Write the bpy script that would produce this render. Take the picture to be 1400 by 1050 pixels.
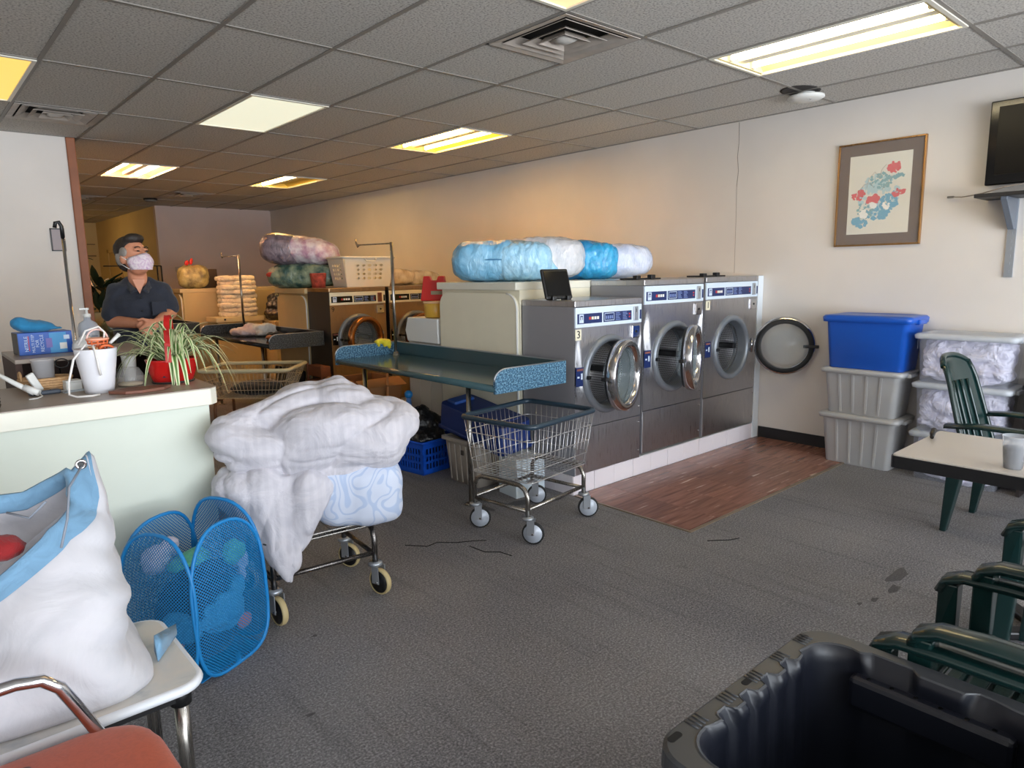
import bpy, bmesh, math, random
from math import sin, cos, pi, radians as rad, sqrt, atan2
from mathutils import Vector, Matrix, Euler, noise
random.seed(7)
for o in list(bpy.data.objects):
    bpy.data.objects.remove(o)
SC = bpy.context.scene
COL = SC.collection

# ------------------------------------------------------------------ camera
cam_d = bpy.data.cameras.new('camera')
cam = bpy.data.objects.new('camera', cam_d)
COL.objects.link(cam)
cR = Vector((0.74670747, -0.6649405, -0.01679533))
cU = Vector((0.11898168, 0.10868445, 0.98693011))
cF = Vector((0.65442441, 0.73894643, -0.16027123))
mw = Matrix.Identity(4)
for i in range(3):
    mw[i][0], mw[i][1], mw[i][2] = cR[i], cU[i], -cF[i]
mw[2][3] = 1.488
cam.matrix_world = mw
cam_d.sensor_fit = 'HORIZONTAL'
cam_d.sensor_width = 36.0
cam_d.lens = 24.1546
cam_d.clip_start = 0.02
SC.camera = cam

# ------------------------------------------------------------------ light and exposure
SC.view_settings.view_transform = 'Standard'
SC.view_settings.look = 'None'
SC.view_settings.gamma = 1
SC.view_settings.use_curve_mapping = False
SC.view_settings.exposure = 0.55
w = bpy.data.worlds.new('daylight')
SC.world = w
w.use_nodes = True
bg = w.node_tree.nodes['Background']
bg.inputs[0].default_value = (0.80, 0.90, 1.0, 1)
bg.inputs[1].default_value = 1.0

def area(name, loc, rot, sx, sy, power, col):
    d = bpy.data.lights.new(name, 'AREA')
    d.shape = 'RECTANGLE'
    d.size, d.size_y, d.energy, d.color = sx, sy, power, col
    o = bpy.data.objects.new(name, d)
    o.location = loc
    o.rotation_euler = rot
    COL.objects.link(o)
    return o
# daylight through the shop windows behind the camera
area('daylight_front_window', (1.6, -4.75, 1.5), (rad(96), 0, 0), 7.6, 2.3, 270, (0.84, 0.92, 1.0))

# added lamp outside the windows, aimed upward to brighten the ceiling
area('added_ceiling_fill', (1.6, -6.4, .05), (rad(128), 0, 0), 8.0, 2.6, 640, (0.95, 0.97, 1.0))

# ------------------------------------------------------------------ helpers
class M:
    """collects vertices and faces; world or local coordinates"""
    def __init__(s):
        s.v = []; s.f = []; s.sm = []
    def add(s, vs, fs, smooth=False):
        n = len(s.v)
        s.v += [tuple(p) for p in vs]
        s.f += [tuple(i + n for i in f) for f in fs]
        s.sm += [smooth] * len(fs)
        return s
    def box(s, c, d, rz=0, mat=None):
        x, y, z = d[0] / 2, d[1] / 2, d[2] / 2
        vs = [Vector((a * x, b * y, e * z)) for a in (-1, 1) for b in (-1, 1) for e in (-1, 1)]
        R = mat if mat is not None else Matrix.Rotation(rz, 3, 'Z')
        c = Vector(c)
        return s.add([R @ p + c for p in vs], [(0, 1, 3, 2), (4, 6, 7, 5), (0, 4, 5, 1), (2, 3, 7, 6), (0, 2, 6, 4), (1, 5, 7, 3)])
    def bb(s, x0, y0, z0, x1, y1, z1):
        return s.box(((x0 + x1) / 2, (y0 + y1) / 2, (z0 + z1) / 2), (x1 - x0, y1 - y0, z1 - z0))
    def loft(s, rings, closed=True, caps=True, smooth=True, ring_closed=True):
        n = len(rings[0]); vs = [p for r in rings for p in r]; fs = []
        k = n if ring_closed else n - 1
        m = len(rings)
        for i in range(m if closed == 'loop' else m - 1):
            j2 = (i + 1) % m
            for j in range(k):
                fs.append((i * n + j, i * n + (j + 1) % n, j2 * n + (j + 1) % n, j2 * n + j))
        s.add(vs, fs, smooth)
        if caps and closed != 'loop' and ring_closed:
            b = len(s.v) - len(vs)
            s.f.append(tuple(b + j for j in reversed(range(n)))); s.sm.append(False)
            s.f.append(tuple(b + (m - 1) * n + j for j in range(n))); s.sm.append(False)
        return s
    def tube(s, pts, r, seg=8, loop=False, caps=True):
        P = [Vector(p) for p in pts]
        n = len(P)
        rr = r if isinstance(r, (list, tuple)) else [r] * n
        rings = []
        up = None
        for i, p in enumerate(P):
            if loop:
                t = (P[(i + 1) % n] - P[i - 1]).normalized()
            else:
                t = (P[min(i + 1, n - 1)] - P[max(i - 1, 0)]).normalized()
            if up is None:
                up = Vector((0, 0, 1)) if abs(t.z) < .9 else Vector((1, 0, 0))
            u = (up - t * up.dot(t))
            if u.length < 1e-6:
                u = t.orthogonal()
            u.normalize(); up = u
            v = t.cross(u)
            rings.append([p + (u * cos(2 * pi * k / seg) + v * sin(2 * pi * k / seg)) * rr[i] for k in range(seg)])
        return s.loft(rings, 'loop' if loop else True, caps, True)
    def lathe(s, prof, c=(0, 0, 0), axis='Z', seg=32, caps=False, R=None):
        c = Vector(c)
        B = R if R is not None else {'Z': Matrix.Identity(3), 'Y': Matrix.Rotation(rad(90), 3, 'X'), 'X': Matrix.Rotation(rad(90), 3, 'Y')}[axis]
        rings = [[B @ Vector((r * cos(2 * pi * k / seg), r * sin(2 * pi * k / seg), z)) + c for k in range(seg)] for r, z in prof]
        return s.loft(rings, True, caps, True)
    def cyl(s, p0, p1, r0, r1=None, seg=16):
        return s.tube([p0, p1], [r0, r0 if r1 is None else r1], seg)
    def prism(s, poly, z0, z1, R=None, c=(0, 0, 0)):
        """polygon in xy extruded along z, then turned by R"""
        R = R if R is not None else Matrix.Identity(3); c = Vector(c); n = len(poly)
        vs = [R @ Vector((x, y, z0)) + c for x, y in poly] + [R @ Vector((x, y, z1)) + c for x, y in poly]
        fs = [tuple(reversed(range(n))), tuple(range(n, 2 * n))] + [(i, (i + 1) % n, n + (i + 1) % n, n + i) for i in range(n)]
        return s.add(vs, fs)
    def sheet(s, fn, nu, nv, smooth=True):
        vs = [fn(i / nu, j / nv) for j in range(nv + 1) for i in range(nu + 1)]
        fs = [(j * (nu + 1) + i, j * (nu + 1) + i + 1, (j + 1) * (nu + 1) + i + 1, (j + 1) * (nu + 1) + i) for j in range(nv) for i in range(nu)]
        return s.add(vs, fs, smooth)
    def ell(s, c, r, R=None, nu=20, nv=12, e=1.0):
        c = Vector(c); R = R if R is not None else Matrix.Identity(3)
        sg = lambda v: math.copysign(abs(v) ** e, v)
        rings = []
        for j in range(1, nv):
            t = -pi / 2 + pi * j / nv
            rings.append([R @ Vector((r[0] * sg(cos(t)) * sg(cos(2 * pi * k / nu)), r[1] * sg(cos(t)) * sg(sin(2 * pi * k / nu)), r[2] * sg(sin(t)))) + c for k in range(nu)])
        return s.loft(rings, True, True, True)

def rrect(x0, y0, x1, y1, r, n=5):
    out = []
    for cx, cy, a in ((x1 - r, y0 + r, -90), (x1 - r, y1 - r, 0), (x0 + r, y1 - r, 90), (x0 + r, y0 + r, 180)):
        for k in range(n + 1):
            t = rad(a + 90 * k / n)
            out.append((cx + r * cos(t), cy + r * sin(t)))
    return out

def mesh_of(name, m, off=(0, 0, 0)):
    me = bpy.data.meshes.new(name)
    ox, oy, oz = off
    me.from_pydata([(a - ox, b - oy, c - oz) for a, b, c in m.v], [], m.f)
    me.polygons.foreach_set('use_smooth', m.sm)
    me.update()
    return me

def link(name, me, mt, parent=None, bevel=0, seg=2, solid=0):
    o = bpy.data.objects.new(name, me)
    COL.objects.link(o)
    if mt is not None and not me.materials:
        me.materials.append(mt)
    if parent is not None:
        o.parent = parent
    if solid:
        q = o.modifiers.new('solid', 'SOLIDIFY'); q.thickness = solid; q.offset = 0
    if bevel:
        q = o.modifiers.new('bevel', 'BEVEL'); q.width = bevel; q.segments = seg; q.limit_method = 'ANGLE'; q.angle_limit = rad(40)
    return o

def tag(o, label, cat, group=None):
    o['label'] = label; o['category'] = cat
    if group:
        o['group'] = group
    return o
def thing(name, label, cat, loc=(0, 0, 0), rz=0, group=None):
    o = bpy.data.objects.new(name, None)
    o.empty_display_size = .1
    COL.objects.link(o)
    o.location = loc; o.rotation_euler = (0, 0, rz)
    return tag(o, label, cat, group)
def wpart(name, m, mt, root, **k):
    """part whose mesh was laid out in world coordinates, under an unrotated thing (or a part of it)"""
    off = Vector((0, 0, 0)); r = root
    while r is not None:
        off += r.location; r = r.parent
    return link(name, mesh_of(name, m, off), mt, root, **k)
def part(name, m, mt, root, **k):
    return link(name, mesh_of(name, m), mt, root, **k)
def solo(name, m, mt, label, cat, loc, group=None, **k):
    o = link(name, mesh_of(name, m, loc), mt, None, **k)
    o.location = loc
    return tag(o, label, cat, group)
def struct(name, m, mt, **k):
    o = link(name, mesh_of(name, m), mt, None, **k)
    o['kind'] = 'structure'
    return o
def copy_tree(o, parent=None):
    c = o.copy(); COL.objects.link(c); c.parent = parent
    for ch in list(o.children):
        copy_tree(ch, c)
    return c
def recopy(root, loc, rz, label, group=None):
    c = copy_tree(root); c.location = loc; c.rotation_euler = (0, 0, rz); c['label'] = label
    if group:
        c['group'] = group
    return c

def blob(prims, voxel=.015, smooth=6, disp=(), keep=None):
    """one continuous surface grown from ellipsoids and tapered limbs: joined, remeshed, smoothed, creased"""
    m = M()
    for p in prims:
        if p[0] == 'e':
            m.ell(p[1], p[2], p[3] if len(p) > 3 else None, 24, 14, p[4] if len(p) > 4 else 1.0)
        else:
            a, b = Vector(p[1]), Vector(p[2]); r0, r1 = p[3], p[4]
            n = 5
            m.tube([a.lerp(b, i / n) for i in range(n + 1)], [r0 + (r1 - r0) * i / n for i in range(n + 1)], 14)
            m.ell(a, (r0,) * 3, None, 14, 8); m.ell(b, (r1,) * 3, None, 14, 8)
    me = mesh_of('tmp', m)
    o = bpy.data.objects.new('tmp', me); COL.objects.link(o)
    q = o.modifiers.new('r', 'REMESH'); q.mode = 'VOXEL'; q.voxel_size = voxel; q.use_smooth_shade = True
    if smooth:
        q = o.modifiers.new('s', 'SMOOTH'); q.factor = .5; q.iterations = smooth
    for kind, size, strength in [d for d in disp if d[0] != 'PUFF']:
        t = bpy.data.textures.new('t', kind); t.noise_scale = size
        if kind == 'CLOUDS': t.noise_depth = 2
        if kind == 'MARBLE': t.turbulence = 6; t.noise_depth = 1
        q = o.modifiers.new('d', 'DISPLACE'); q.texture = t; q.strength = strength; q.mid_level = .5
    dg = bpy.context.evaluated_depsgraph_get()
    out = bpy.data.meshes.new_from_object(o.evaluated_get(dg))
    bpy.data.objects.remove(o); bpy.data.meshes.remove(me)
    for d in [d for d in disp if d[0] == 'PUFF']:
        # padded cloth: rounded puffs that meet in sharp creases
        size, amp = d[1], d[2]; st = Vector(d[3]) if len(d) > 3 else Vector((1, 1, 1)); off = Vector((d[4] if len(d) > 4 else 3.1, 7.7, 1.3))
        out.update()
        mv = []
        for v in out.vertices:
            p = Vector((v.co.x * st.x, v.co.y * st.y, v.co.z * st.z)) / size + off
            q = p + Vector((noise.noise(p * .7 + Vector((9, 2, 5))), noise.noise(p * .7 + Vector((1, 8, 3))), 0)) * .8
            mv.append(amp * (min(1, abs(noise.noise(q)) * 2.2) ** .6 - .55))
        ns = [v.normal.copy() for v in out.vertices]
        for v, h, n in zip(out.vertices, mv, ns): v.co += n * h
    out.polygons.foreach_set('use_smooth', [True] * len(out.polygons))
    return out
def bpart(name, prims, mt, root, **k):
    me = blob(prims, **k); me.name = name
    return link(name, me, mt, root)
def bsolo(name, prims, mt, label, cat, loc, rz=0, group=None, **k):
    me = blob(prims, **k); me.name = name
    o = link(name, me, mt)
    o.location = loc; o.rotation_euler = (0, 0, rz)
    return tag(o, label, cat, group)

def lsolo(name, m, mt, label, cat, loc, rz=0, group=None, **k):
    o = link(name, mesh_of(name, m), mt, None, **k)
    o.location = loc; o.rotation_euler = (0, 0, rz)
    return tag(o, label, cat, group)
def text_mesh(txt, size, ext=.0008):
    cu = bpy.data.curves.new('txt', 'FONT'); cu.body = txt; cu.size = size; cu.extrude = ext; cu.align_x = 'CENTER'; cu.align_y = 'CENTER'; cu.resolution_u = 3
    o = bpy.data.objects.new('txt', cu); COL.objects.link(o)
    dg = bpy.context.evaluated_depsgraph_get()
    me = bpy.data.meshes.new_from_object(o.evaluated_get(dg))
    bpy.data.objects.remove(o); bpy.data.curves.remove(cu)
    return me
def letter(name, txt, size, mt, root, loc, rot, sx=1):
    me = text_mesh(txt, size); me.name = name; me.materials.clear()
    o = link(name, me, mt, root)
    o.location = loc; o.rotation_euler = rot; o.scale = (sx, 1, 1)
    return o

# ------------------------------------------------------------------ materials
def srgb(r, g, b):
    f = lambda c: (c / 255 / 12.92) if c / 255 <= .04045 else ((c / 255 + .055) / 1.055) ** 2.4
    return (f(r), f(g), f(b), 1)
class NT:
    def __init__(s, name):
        s.m = bpy.data.materials.new(name); s.m.use_nodes = True
        s.t = s.m.node_tree; s.b = s.t.nodes['Principled BSDF']; s.o = s.t.nodes['Material Output']
    def n(s, kind, **k):
        x = s.t.nodes.new('ShaderNode' + kind)
        for a, v in k.items():
            if hasattr(x, a): setattr(x, a, v)
            else: x.inputs[a.replace('_', ' ')].default_value = v
        return x
    def l(s, a, b):
        s.t.links.new(a, b)
    def coord(s, kind='Object', scale=(1, 1, 1), rot=(0, 0, 0)):
        c = s.n('TexCoord'); mp = s.n('Mapping'); mp.inputs['Scale'].default_value = scale; mp.inputs['Rotation'].default_value = rot
        s.l(c.outputs[kind], mp.inputs['Vector'])
        return mp.outputs[0]
    def math(s, op, a, b=None):
        x = s.n('Math'); x.operation = op
        for i, v in enumerate((a, b)):
            if v is None: continue
            if isinstance(v, (int, float)): x.inputs[i].default_value = v
            else: s.l(v, x.inputs[i])
        return x.outputs[0]
    def ramp(s, fac, stops):
        x = s.n('ValToRGB'); e = x.color_ramp.elements
        while len(e) < len(stops): e.new(.5)
        for i, (p, c) in enumerate(stops):
            e[i].position = p; e[i].color = c
        s.l(fac, x.inputs[0])
        return x.outputs[0]
    def mix(s, fac, a, b, mode='MIX'):
        x = s.n('Mix'); x.data_type = 'RGBA'; x.blend_type = mode
        for sock, v in ((x.inputs[0], fac), (x.inputs[6], a), (x.inputs[7], b)):
            if isinstance(v, (int, float)): sock.default_value = v
            elif isinstance(v, tuple): sock.default_value = v
            else: s.l(v, sock)
        return x.outputs[2]
    def bump(s, h, strength=.3, dist=.01):
        x = s.n('Bump'); x.inputs['Strength'].default_value = strength; x.inputs['Distance'].default_value = dist
        s.l(h, x.inputs['Height']); s.l(x.outputs[0], s.b.inputs['Normal'])
    def set(s, **k):
        for a, v in k.items():
            s.b.inputs[a.replace('_', ' ')].default_value = v
        return s

def mat(name, col, rough=.5, metal=0, coat=0, var=0, vscale=6, bump=0, bscale=40, bdist=.004, trans=0, spec=None, emit=0, alpha=1):
    t = NT(name); c = srgb(*col)
    t.set(Base_Color=c, Roughness=rough, Metallic=metal, Coat_Weight=coat, Transmission_Weight=trans)
    if coat: t.set(Coat_Roughness=.12)
    if spec is not None: t.set(Specular_IOR_Level=spec)
    if emit: t.set(Emission_Color=c, Emission_Strength=emit)
    if alpha < 1: t.set(Alpha=alpha)
    if var or bump:
        co = t.coord('Object')
    if var:
        nz = t.n('TexNoise'); nz.inputs['Scale'].default_value = vscale; nz.inputs['Detail'].default_value = 3
        t.l(co, nz.inputs['Vector'])
        lo = tuple(x * (1 - var) for x in c[:3]) + (1,); hi = tuple(min(1, x * (1 + var)) for x in c[:3]) + (1,)
        t.l(t.ramp(nz.outputs[0], [(.3, lo), (.7, hi)]), t.b.inputs['Base Color'])
    if bump:
        nb = t.n('TexNoise'); nb.inputs['Scale'].default_value = bscale; nb.inputs['Detail'].default_value = 3
        t.l(co, nb.inputs['Vector']); t.bump(nb.outputs[0], bump, bdist)
    return t.m

def m_wall(name, col):
    t = NT(name); c = srgb(*col); t.set(Roughness=.75)
    co = t.coord('Object')
    a = t.n('TexNoise'); a.inputs['Scale'].default_value = 1.3; a.inputs['Detail'].default_value = 4; t.l(co, a.inputs['Vector'])
    d = tuple(x * .93 for x in c[:3]) + (1,)
    t.l(t.ramp(a.outputs[0], [(.35, d), (.6, c)]), t.b.inputs['Base Color'])
    b = t.n('TexNoise'); b.inputs['Scale'].default_value = 90; t.l(co, b.inputs['Vector']); t.bump(b.outputs[0], .08, .003)
    return t.m
def m_carpet():
    t = NT('carpet'); t.set(Roughness=.95, Specular_IOR_Level=.15)
    co = t.coord('Object')
    f = t.n('TexNoise'); f.inputs['Scale'].default_value = 120; f.inputs['Detail'].default_value = 4; f.inputs['Roughness'].default_value = .75; t.l(co, f.inputs['Vector'])
    base = t.ramp(f.outputs[0], [(.34, srgb(46, 45, 47)), (.5, srgb(122, 121, 125)), (.66, srgb(202, 201, 205))])
    f2 = t.n('TexNoise'); f2.inputs['Scale'].default_value = 60; f2.inputs['Detail'].default_value = 4; t.l(co, f2.inputs['Vector'])
    base = t.mix(.3, base, t.ramp(f2.outputs[0], [(.35, srgb(92, 90, 91)), (.65, srgb(146, 143, 142))]))
    big = t.n('TexNoise'); big.inputs['Scale'].default_value = 1.1; big.inputs['Detail'].default_value = 4; t.l(co, big.inputs['Vector'])
    base = t.mix(.4, base, t.ramp(big.outputs[0], [(.35, srgb(96, 95, 99)), (.7, srgb(142, 139, 138))]))
    # worn streaks that run with the traffic
    co2 = t.coord('Object', (11, .5, 1), (0, 0, rad(4)))
    st = t.n('TexNoise'); st.inputs['Scale'].default_value = 1.6; st.inputs['Detail'].default_value = 3; t.l(co2, st.inputs['Vector'])
    base = t.mix(.5, base, t.mix(1, base, t.ramp(st.outputs[0], [(.34, (.74, .74, .74, 1)), (.44, (1.0, 1.0, 1, 1))]), 'MULTIPLY'))
    # dark drops and stains
    v = t.n('TexVoronoi'); v.inputs['Scale'].default_value = 1.5; v.inputs['Randomness'].default_value = 1
    wn = t.n('TexNoise'); wn.inputs['Scale'].default_value = 5; t.l(co, wn.inputs['Vector'])
    ad = t.n('VectorMath'); ad.operation = 'MULTIPLY_ADD'; ad.inputs[1].default_value = (.22, .22, 0); t.l(wn.outputs['Color'], ad.inputs[0]); t.l(co, ad.inputs[2]); t.l(ad.outputs[0], v.inputs['Vector'])
    base = t.mix(t.ramp(v.outputs['Distance'], [(.03, (.6, .6, .6, 1)), (.09, (0, 0, 0, 1))]), base, srgb(44, 41, 40))
    t.l(base, t.b.inputs['Base Color']); t.bump(f.outputs[0], .55, .006)
    return t.m
def m_vinyl():
    t = NT('brown_vinyl'); t.set(Roughness=.24)
    co = t.coord('Object', (2.2, 30, 1)); oi = t.n('ObjectInfo')
    n = t.n('TexNoise'); n.noise_dimensions = '4D'; n.inputs['Scale'].default_value = 1.5; n.inputs['Detail'].default_value = 3
    t.l(co, n.inputs['Vector']); t.l(t.math('MULTIPLY', oi.outputs['Random'], 30), n.inputs['W'])
    c = t.ramp(n.outputs[0], [(.3, srgb(108, 72, 60)), (.5, srgb(140, 96, 80)), (.64, srgb(150, 106, 90)), (.72, srgb(216, 186, 168))])
    k = t.math('ADD', t.math('MULTIPLY', oi.outputs['Random'], .3), .85)
    cc = t.n('CombineColor'); [t.l(k, cc.inputs[i]) for i in range(3)]
    t.l(t.mix(1, c, cc.outputs[0], 'MULTIPLY'), t.b.inputs['Base Color'])
    return t.m
def m_ceiltile():
    t = NT('ceiling_tile_fibre'); t.set(Roughness=.9)
    co = t.coord('Object')
    n = t.n('TexNoise'); n.inputs['Scale'].default_value = 85; n.inputs['Detail'].default_value = 3; t.l(co, n.inputs['Vector'])
    oi = t.n('ObjectInfo')
    c = t.ramp(n.outputs[0], [(.33, srgb(150, 146, 140)), (.5, srgb(204, 200, 193)), (.7, srgb(214, 210, 203))])
    k = t.math('ADD', t.math('MULTIPLY', oi.outputs['Random'], .1), .92)
    cc = t.n('CombineColor'); [t.l(k, cc.inputs[i]) for i in range(3)]
    t.l(t.mix(1, c, cc.outputs[0], 'MULTIPLY'), t.b.inputs['Base Color']); t.bump(n.outputs[0], .4, .004)
    return t.m
def m_steel(name, col, rough=.3, sc=(120, 120, 2), metal=1.0, amt=.18):
    t = NT(name); c = srgb(*col); t.set(Metallic=metal, Base_Color=c)
    co = t.coord('Object', sc)
    n = t.n('TexNoise'); n.inputs['Scale'].default_value = 3; n.inputs['Detail'].default_value = 2; t.l(co, n.inputs['Vector'])
    t.l(t.ramp(n.outputs[0], [(.3, (rough - amt * .5,) * 3 + (1,)), (.7, (rough + amt * .5,) * 3 + (1,))]), t.b.inputs['Roughness'])
    lo = tuple(x * .95 for x in c[:3]) + (1,)
    t.l(t.ramp(n.outputs[0], [(.3, lo), (.7, c)]), t.b.inputs['Base Color'])
    return t.m
def m_drum():
    t = NT('perforated_steel'); t.set(Metallic=.9, Roughness=.3)
    c = t.n('TexCoord'); s = t.n('SeparateXYZ'); t.l(c.outputs['Object'], s.inputs[0])
    ang = t.math('ARCTAN2', s.outputs[2], s.outputs[0])
    u = t.math('FRACT', t.math('MULTIPLY', ang, 12.0)); v = t.math('FRACT', t.math('MULTIPLY', s.outputs[1], 62))
    du = t.math('POWER', t.math('SUBTRACT', u, .5), 2); dv = t.math('POWER', t.math('SUBTRACT', v, .5), 2)
    d = t.math('SQRT', t.math('ADD', du, dv))
    t.l(t.ramp(d, [(.26, (.008, .008, .008, 1)), (.34, srgb(225, 225, 228))]), t.b.inputs['Base Color'])
    return t.m
def m_speckle(name, a, b, cc, rough=.35, scale=95):
    t = NT(name); t.set(Roughness=rough)
    co = t.coord('Object'); n = t.n('TexNoise'); n.inputs['Scale'].default_value = scale; n.inputs['Detail'].default_value = 1; t.l(co, n.inputs['Vector'])
    t.l(t.ramp(n.outputs[0], [(.40, srgb(*a)), (.48, srgb(*b)), (.53, srgb(*b)), (.6, srgb(*cc))]), t.b.inputs['Base Color'])
    return t.m
def m_cloth(name, col, stripe=0, var=.06, bump=.5, bscale=7, rough=.85, coat=0, col2=None, wr=.02):
    t = NT(name); c = srgb(*col); t.set(Roughness=rough, Coat_Weight=coat, Sheen_Weight=.15)
    if coat: t.set(Coat_Roughness=.18)
    co = t.coord('Object')
    n = t.n('TexNoise'); n.inputs['Scale'].default_value = bscale; n.inputs['Detail'].default_value = 5; n.inputs['Distortion'].default_value = 1.6; t.l(co, n.inputs['Vector'])
    lo = srgb(*col2) if col2 else tuple(x * (1 - var * 2) for x in c[:3]) + (1,)
    base = t.ramp(n.outputs[0], [(.34, lo), (.58, c)])
    if stripe:
        wv = t.n('TexWave'); wv.inputs['Scale'].default_value = stripe; wv.inputs['Distortion'].default_value = 1.2; wv.inputs['Detail'].default_value = 0
        t.l(t.coord('Object', (1, .4, .5)), wv.inputs['Vector'])
        base = t.mix(.35, base, t.mix(1, base, t.ramp(wv.outputs['Fac'], [(.3, (.86, .86, .88, 1)), (.7, (1, 1, 1, 1))]), 'MULTIPLY'))
    t.l(base, t.b.inputs['Base Color'])
    if bump:
        t.bump(n.outputs[0], bump, wr)
    return t.m
def m_scroll():
    t = NT('scroll_print_cotton'); t.set(Roughness=.85)
    co = t.coord('Object')
    n = t.n('TexNoise'); n.inputs['Scale'].default_value = 8; n.inputs['Detail'].default_value = 0; n.inputs['Distortion'].default_value = .9; t.l(co, n.inputs['Vector'])
    s = t.math('ABSOLUTE', t.math('SINE', t.math('MULTIPLY', n.outputs[0], 19)))
    t.l(t.ramp(s, [(.4, srgb(176, 192, 220)), (.6, srgb(202, 210, 228))]), t.b.inputs['Base Color'])
    return t.m
def m_marble():
    t = NT('marbled_laminate'); t.set(Roughness=.35)
    co = t.coord('Object'); n = t.n('TexNoise'); n.inputs['Scale'].default_value = 5; n.inputs['Detail'].default_value = 6; n.inputs['Distortion'].default_value = .6; t.l(co, n.inputs['Vector'])
    t.l(t.ramp(n.outputs[0], [(.3, srgb(140, 150, 160)), (.45, srgb(205, 205, 202)), (.62, srgb(222, 214, 204)), (.75, srgb(196, 186, 176))]), t.b.inputs['Base Color'])
    return t.m
def m_plastic_wrap(name, c1, c2, rough=.55, scale=9):
    """fabric seen through a clear plastic bag: printed colours, wrinkled glossy coat"""
    t = NT(name); t.set(Roughness=rough, Coat_Weight=.9, Coat_Roughness=.1)
    co = t.coord('Object')
    n = t.n('TexNoise'); n.inputs['Scale'].default_value = scale; n.inputs['Detail'].default_value = 3; t.l(co, n.inputs['Vector'])
    t.l(t.ramp(n.outputs[0], [(.35, srgb(*c1)), (.62, srgb(*c2))]), t.b.inputs['Base Color'])
    wv = t.n('TexNoise'); wv.inputs['Scale'].default_value = 16; wv.inputs['Detail'].default_value = 4; wv.inputs['Distortion'].default_value = 2.5; t.l(t.coord('Object', (1, 1, .5)), wv.inputs['Vector'])
    x = t.n('Bump'); x.inputs['Strength'].default_value = .8; x.inputs['Distance'].default_value = .02; t.l(wv.outputs[0], x.inputs['Height']); t.l(x.outputs[0], t.b.inputs['Coat Normal'])
    x2 = t.n('Bump'); x2.inputs['Strength'].default_value = .45; x2.inputs['Distance'].default_value = .02; t.l(wv.outputs[0], x2.inputs['Height']); t.l(x2.outputs[0], t.b.inputs['Normal'])
    return t.m
def m_net():
    t = NT('blue_netting'); t.set(Base_Color=srgb(18, 118, 178), Roughness=.5)
    uv = t.n('TexCoord'); s = t.n('SeparateXYZ'); t.l(uv.outputs['UV'], s.inputs[0])
    a = t.math('FRACT', t.math('MULTIPLY', t.math('ADD', s.outputs[0], s.outputs[1]), 78)); b = t.math('FRACT', t.math('MULTIPLY', t.math('SUBTRACT', s.outputs[0], s.outputs[1]), 78))
    h = t.math('MAXIMUM', t.math('GREATER_THAN', a, .64), t.math('GREATER_THAN', b, .64))
    tr = t.n('BsdfTransparent'); mx = t.n('MixShader')
    t.l(h, mx.inputs[0]); t.l(tr.outputs[0], mx.inputs[1]); t.l(t.b.outputs[0], mx.inputs[2]); t.l(mx.outputs[0], t.o.inputs[0])
    return t.m
def m_clear(name, col=(235, 240, 248), f=.35, rough=.15):
    t = NT(name); t.set(Base_Color=srgb(*col), Roughness=rough)
    tr = t.n('BsdfTransparent'); mx = t.n('MixShader'); mx.inputs[0].default_value = f
    t.l(tr.outputs[0], mx.inputs[1]); t.l(t.b.outputs[0], mx.inputs[2]); t.l(mx.outputs[0], t.o.inputs[0])
    return t.m
def m_leaf():
    t = NT('variegated_leaf'); t.set(Roughness=.5)
    uv = t.n('TexCoord'); s = t.n('SeparateXYZ'); t.l(uv.outputs['UV'], s.inputs[0])
    d = t.math('ABSOLUTE', t.math('SUBTRACT', s.outputs[0], .5))
    t.l(t.ramp(d, [(.16, srgb(84, 124, 52)), (.27, srgb(226, 230, 184))]), t.b.inputs['Base Color'])
    return t.m

WHITE = mat('white_paint', (226, 226, 222), .5)
WALL = m_wall('right_wall_paint', (220, 214, 208))
WALL_L = m_wall('left_wall_paint', (238, 232, 226))
WALL_B = m_wall('mauve_wall_paint', (214, 196, 190))
WALL_H = m_wall('cream_wall_paint', (214, 190, 140))
CARPET = m_carpet(); VINYL = m_vinyl(); CTILE = m_ceiltile()
TEE = mat('ceiling_grid_metal', (142, 137, 130), .5)
BLACK = mat('black_plastic', (20, 20, 22), .4)
BLACKG = mat('gloss_black', (8, 8, 9), .12)
RUBBER = mat('black_rubber', (30, 31, 33), .6)
CHROME = m_steel('chrome', (205, 205, 208), .14, amt=.05)
CHROMED = m_steel('dull_chrome_tube', (168, 164, 158), .28, amt=.1)
STEEL = m_steel('brushed_stainless', (192, 192, 196), .34)
STEELB = m_steel('warm_brushed_stainless', (172, 146, 116), .34)
STEELD = mat('grey_cabinet_steel', (150, 150, 156), .42, .2)
DARKSIDE = mat('dark_cabinet_side', (60, 58, 56), .4, .2)
GALV = mat('galvanised_steel', (176, 182, 190), .35, .7)
FLANGE = mat('grey_door_flange', (126, 132, 140), .35, .4)
PANELW = mat('pale_control_panel', (208, 222, 236), .4)
NAVY = mat('navy_decal', (26, 44, 96), .35)
DECALW = mat('pale_decal_print', (200, 215, 235), .5)
BEIGE = mat('beige_laminate', (236, 230, 208), .5, var=.02)
CREAM = mat('cream_laminate', (228, 226, 212), .45)
COUNTERW = mat('counter_face_paint', (214, 220, 208), .5, var=.015)
COUNTERT = mat('taupe_laminate', (158, 144, 132), .4, var=.05)
TEAL = mat('dark_teal_laminate', (62, 88, 94), .16)
TEALS = m_speckle('speckled_teal_laminate', (38, 74, 100), (66, 110, 140), (118, 158, 180))
DARKS = m_speckle('speckled_charcoal_laminate', (44, 48, 52), (60, 66, 70), (88, 94, 98))
DARKT = mat('charcoal_laminate', (38, 38, 40), .14)
TILEW = mat('white_glazed_tile', (232, 226, 232), .3)
GREEN = mat('dark_green_plastic', (14, 42, 41), .25, coat=.25)
TUBM = mat('black_tub_plastic', (20, 23, 33), .4)
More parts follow.
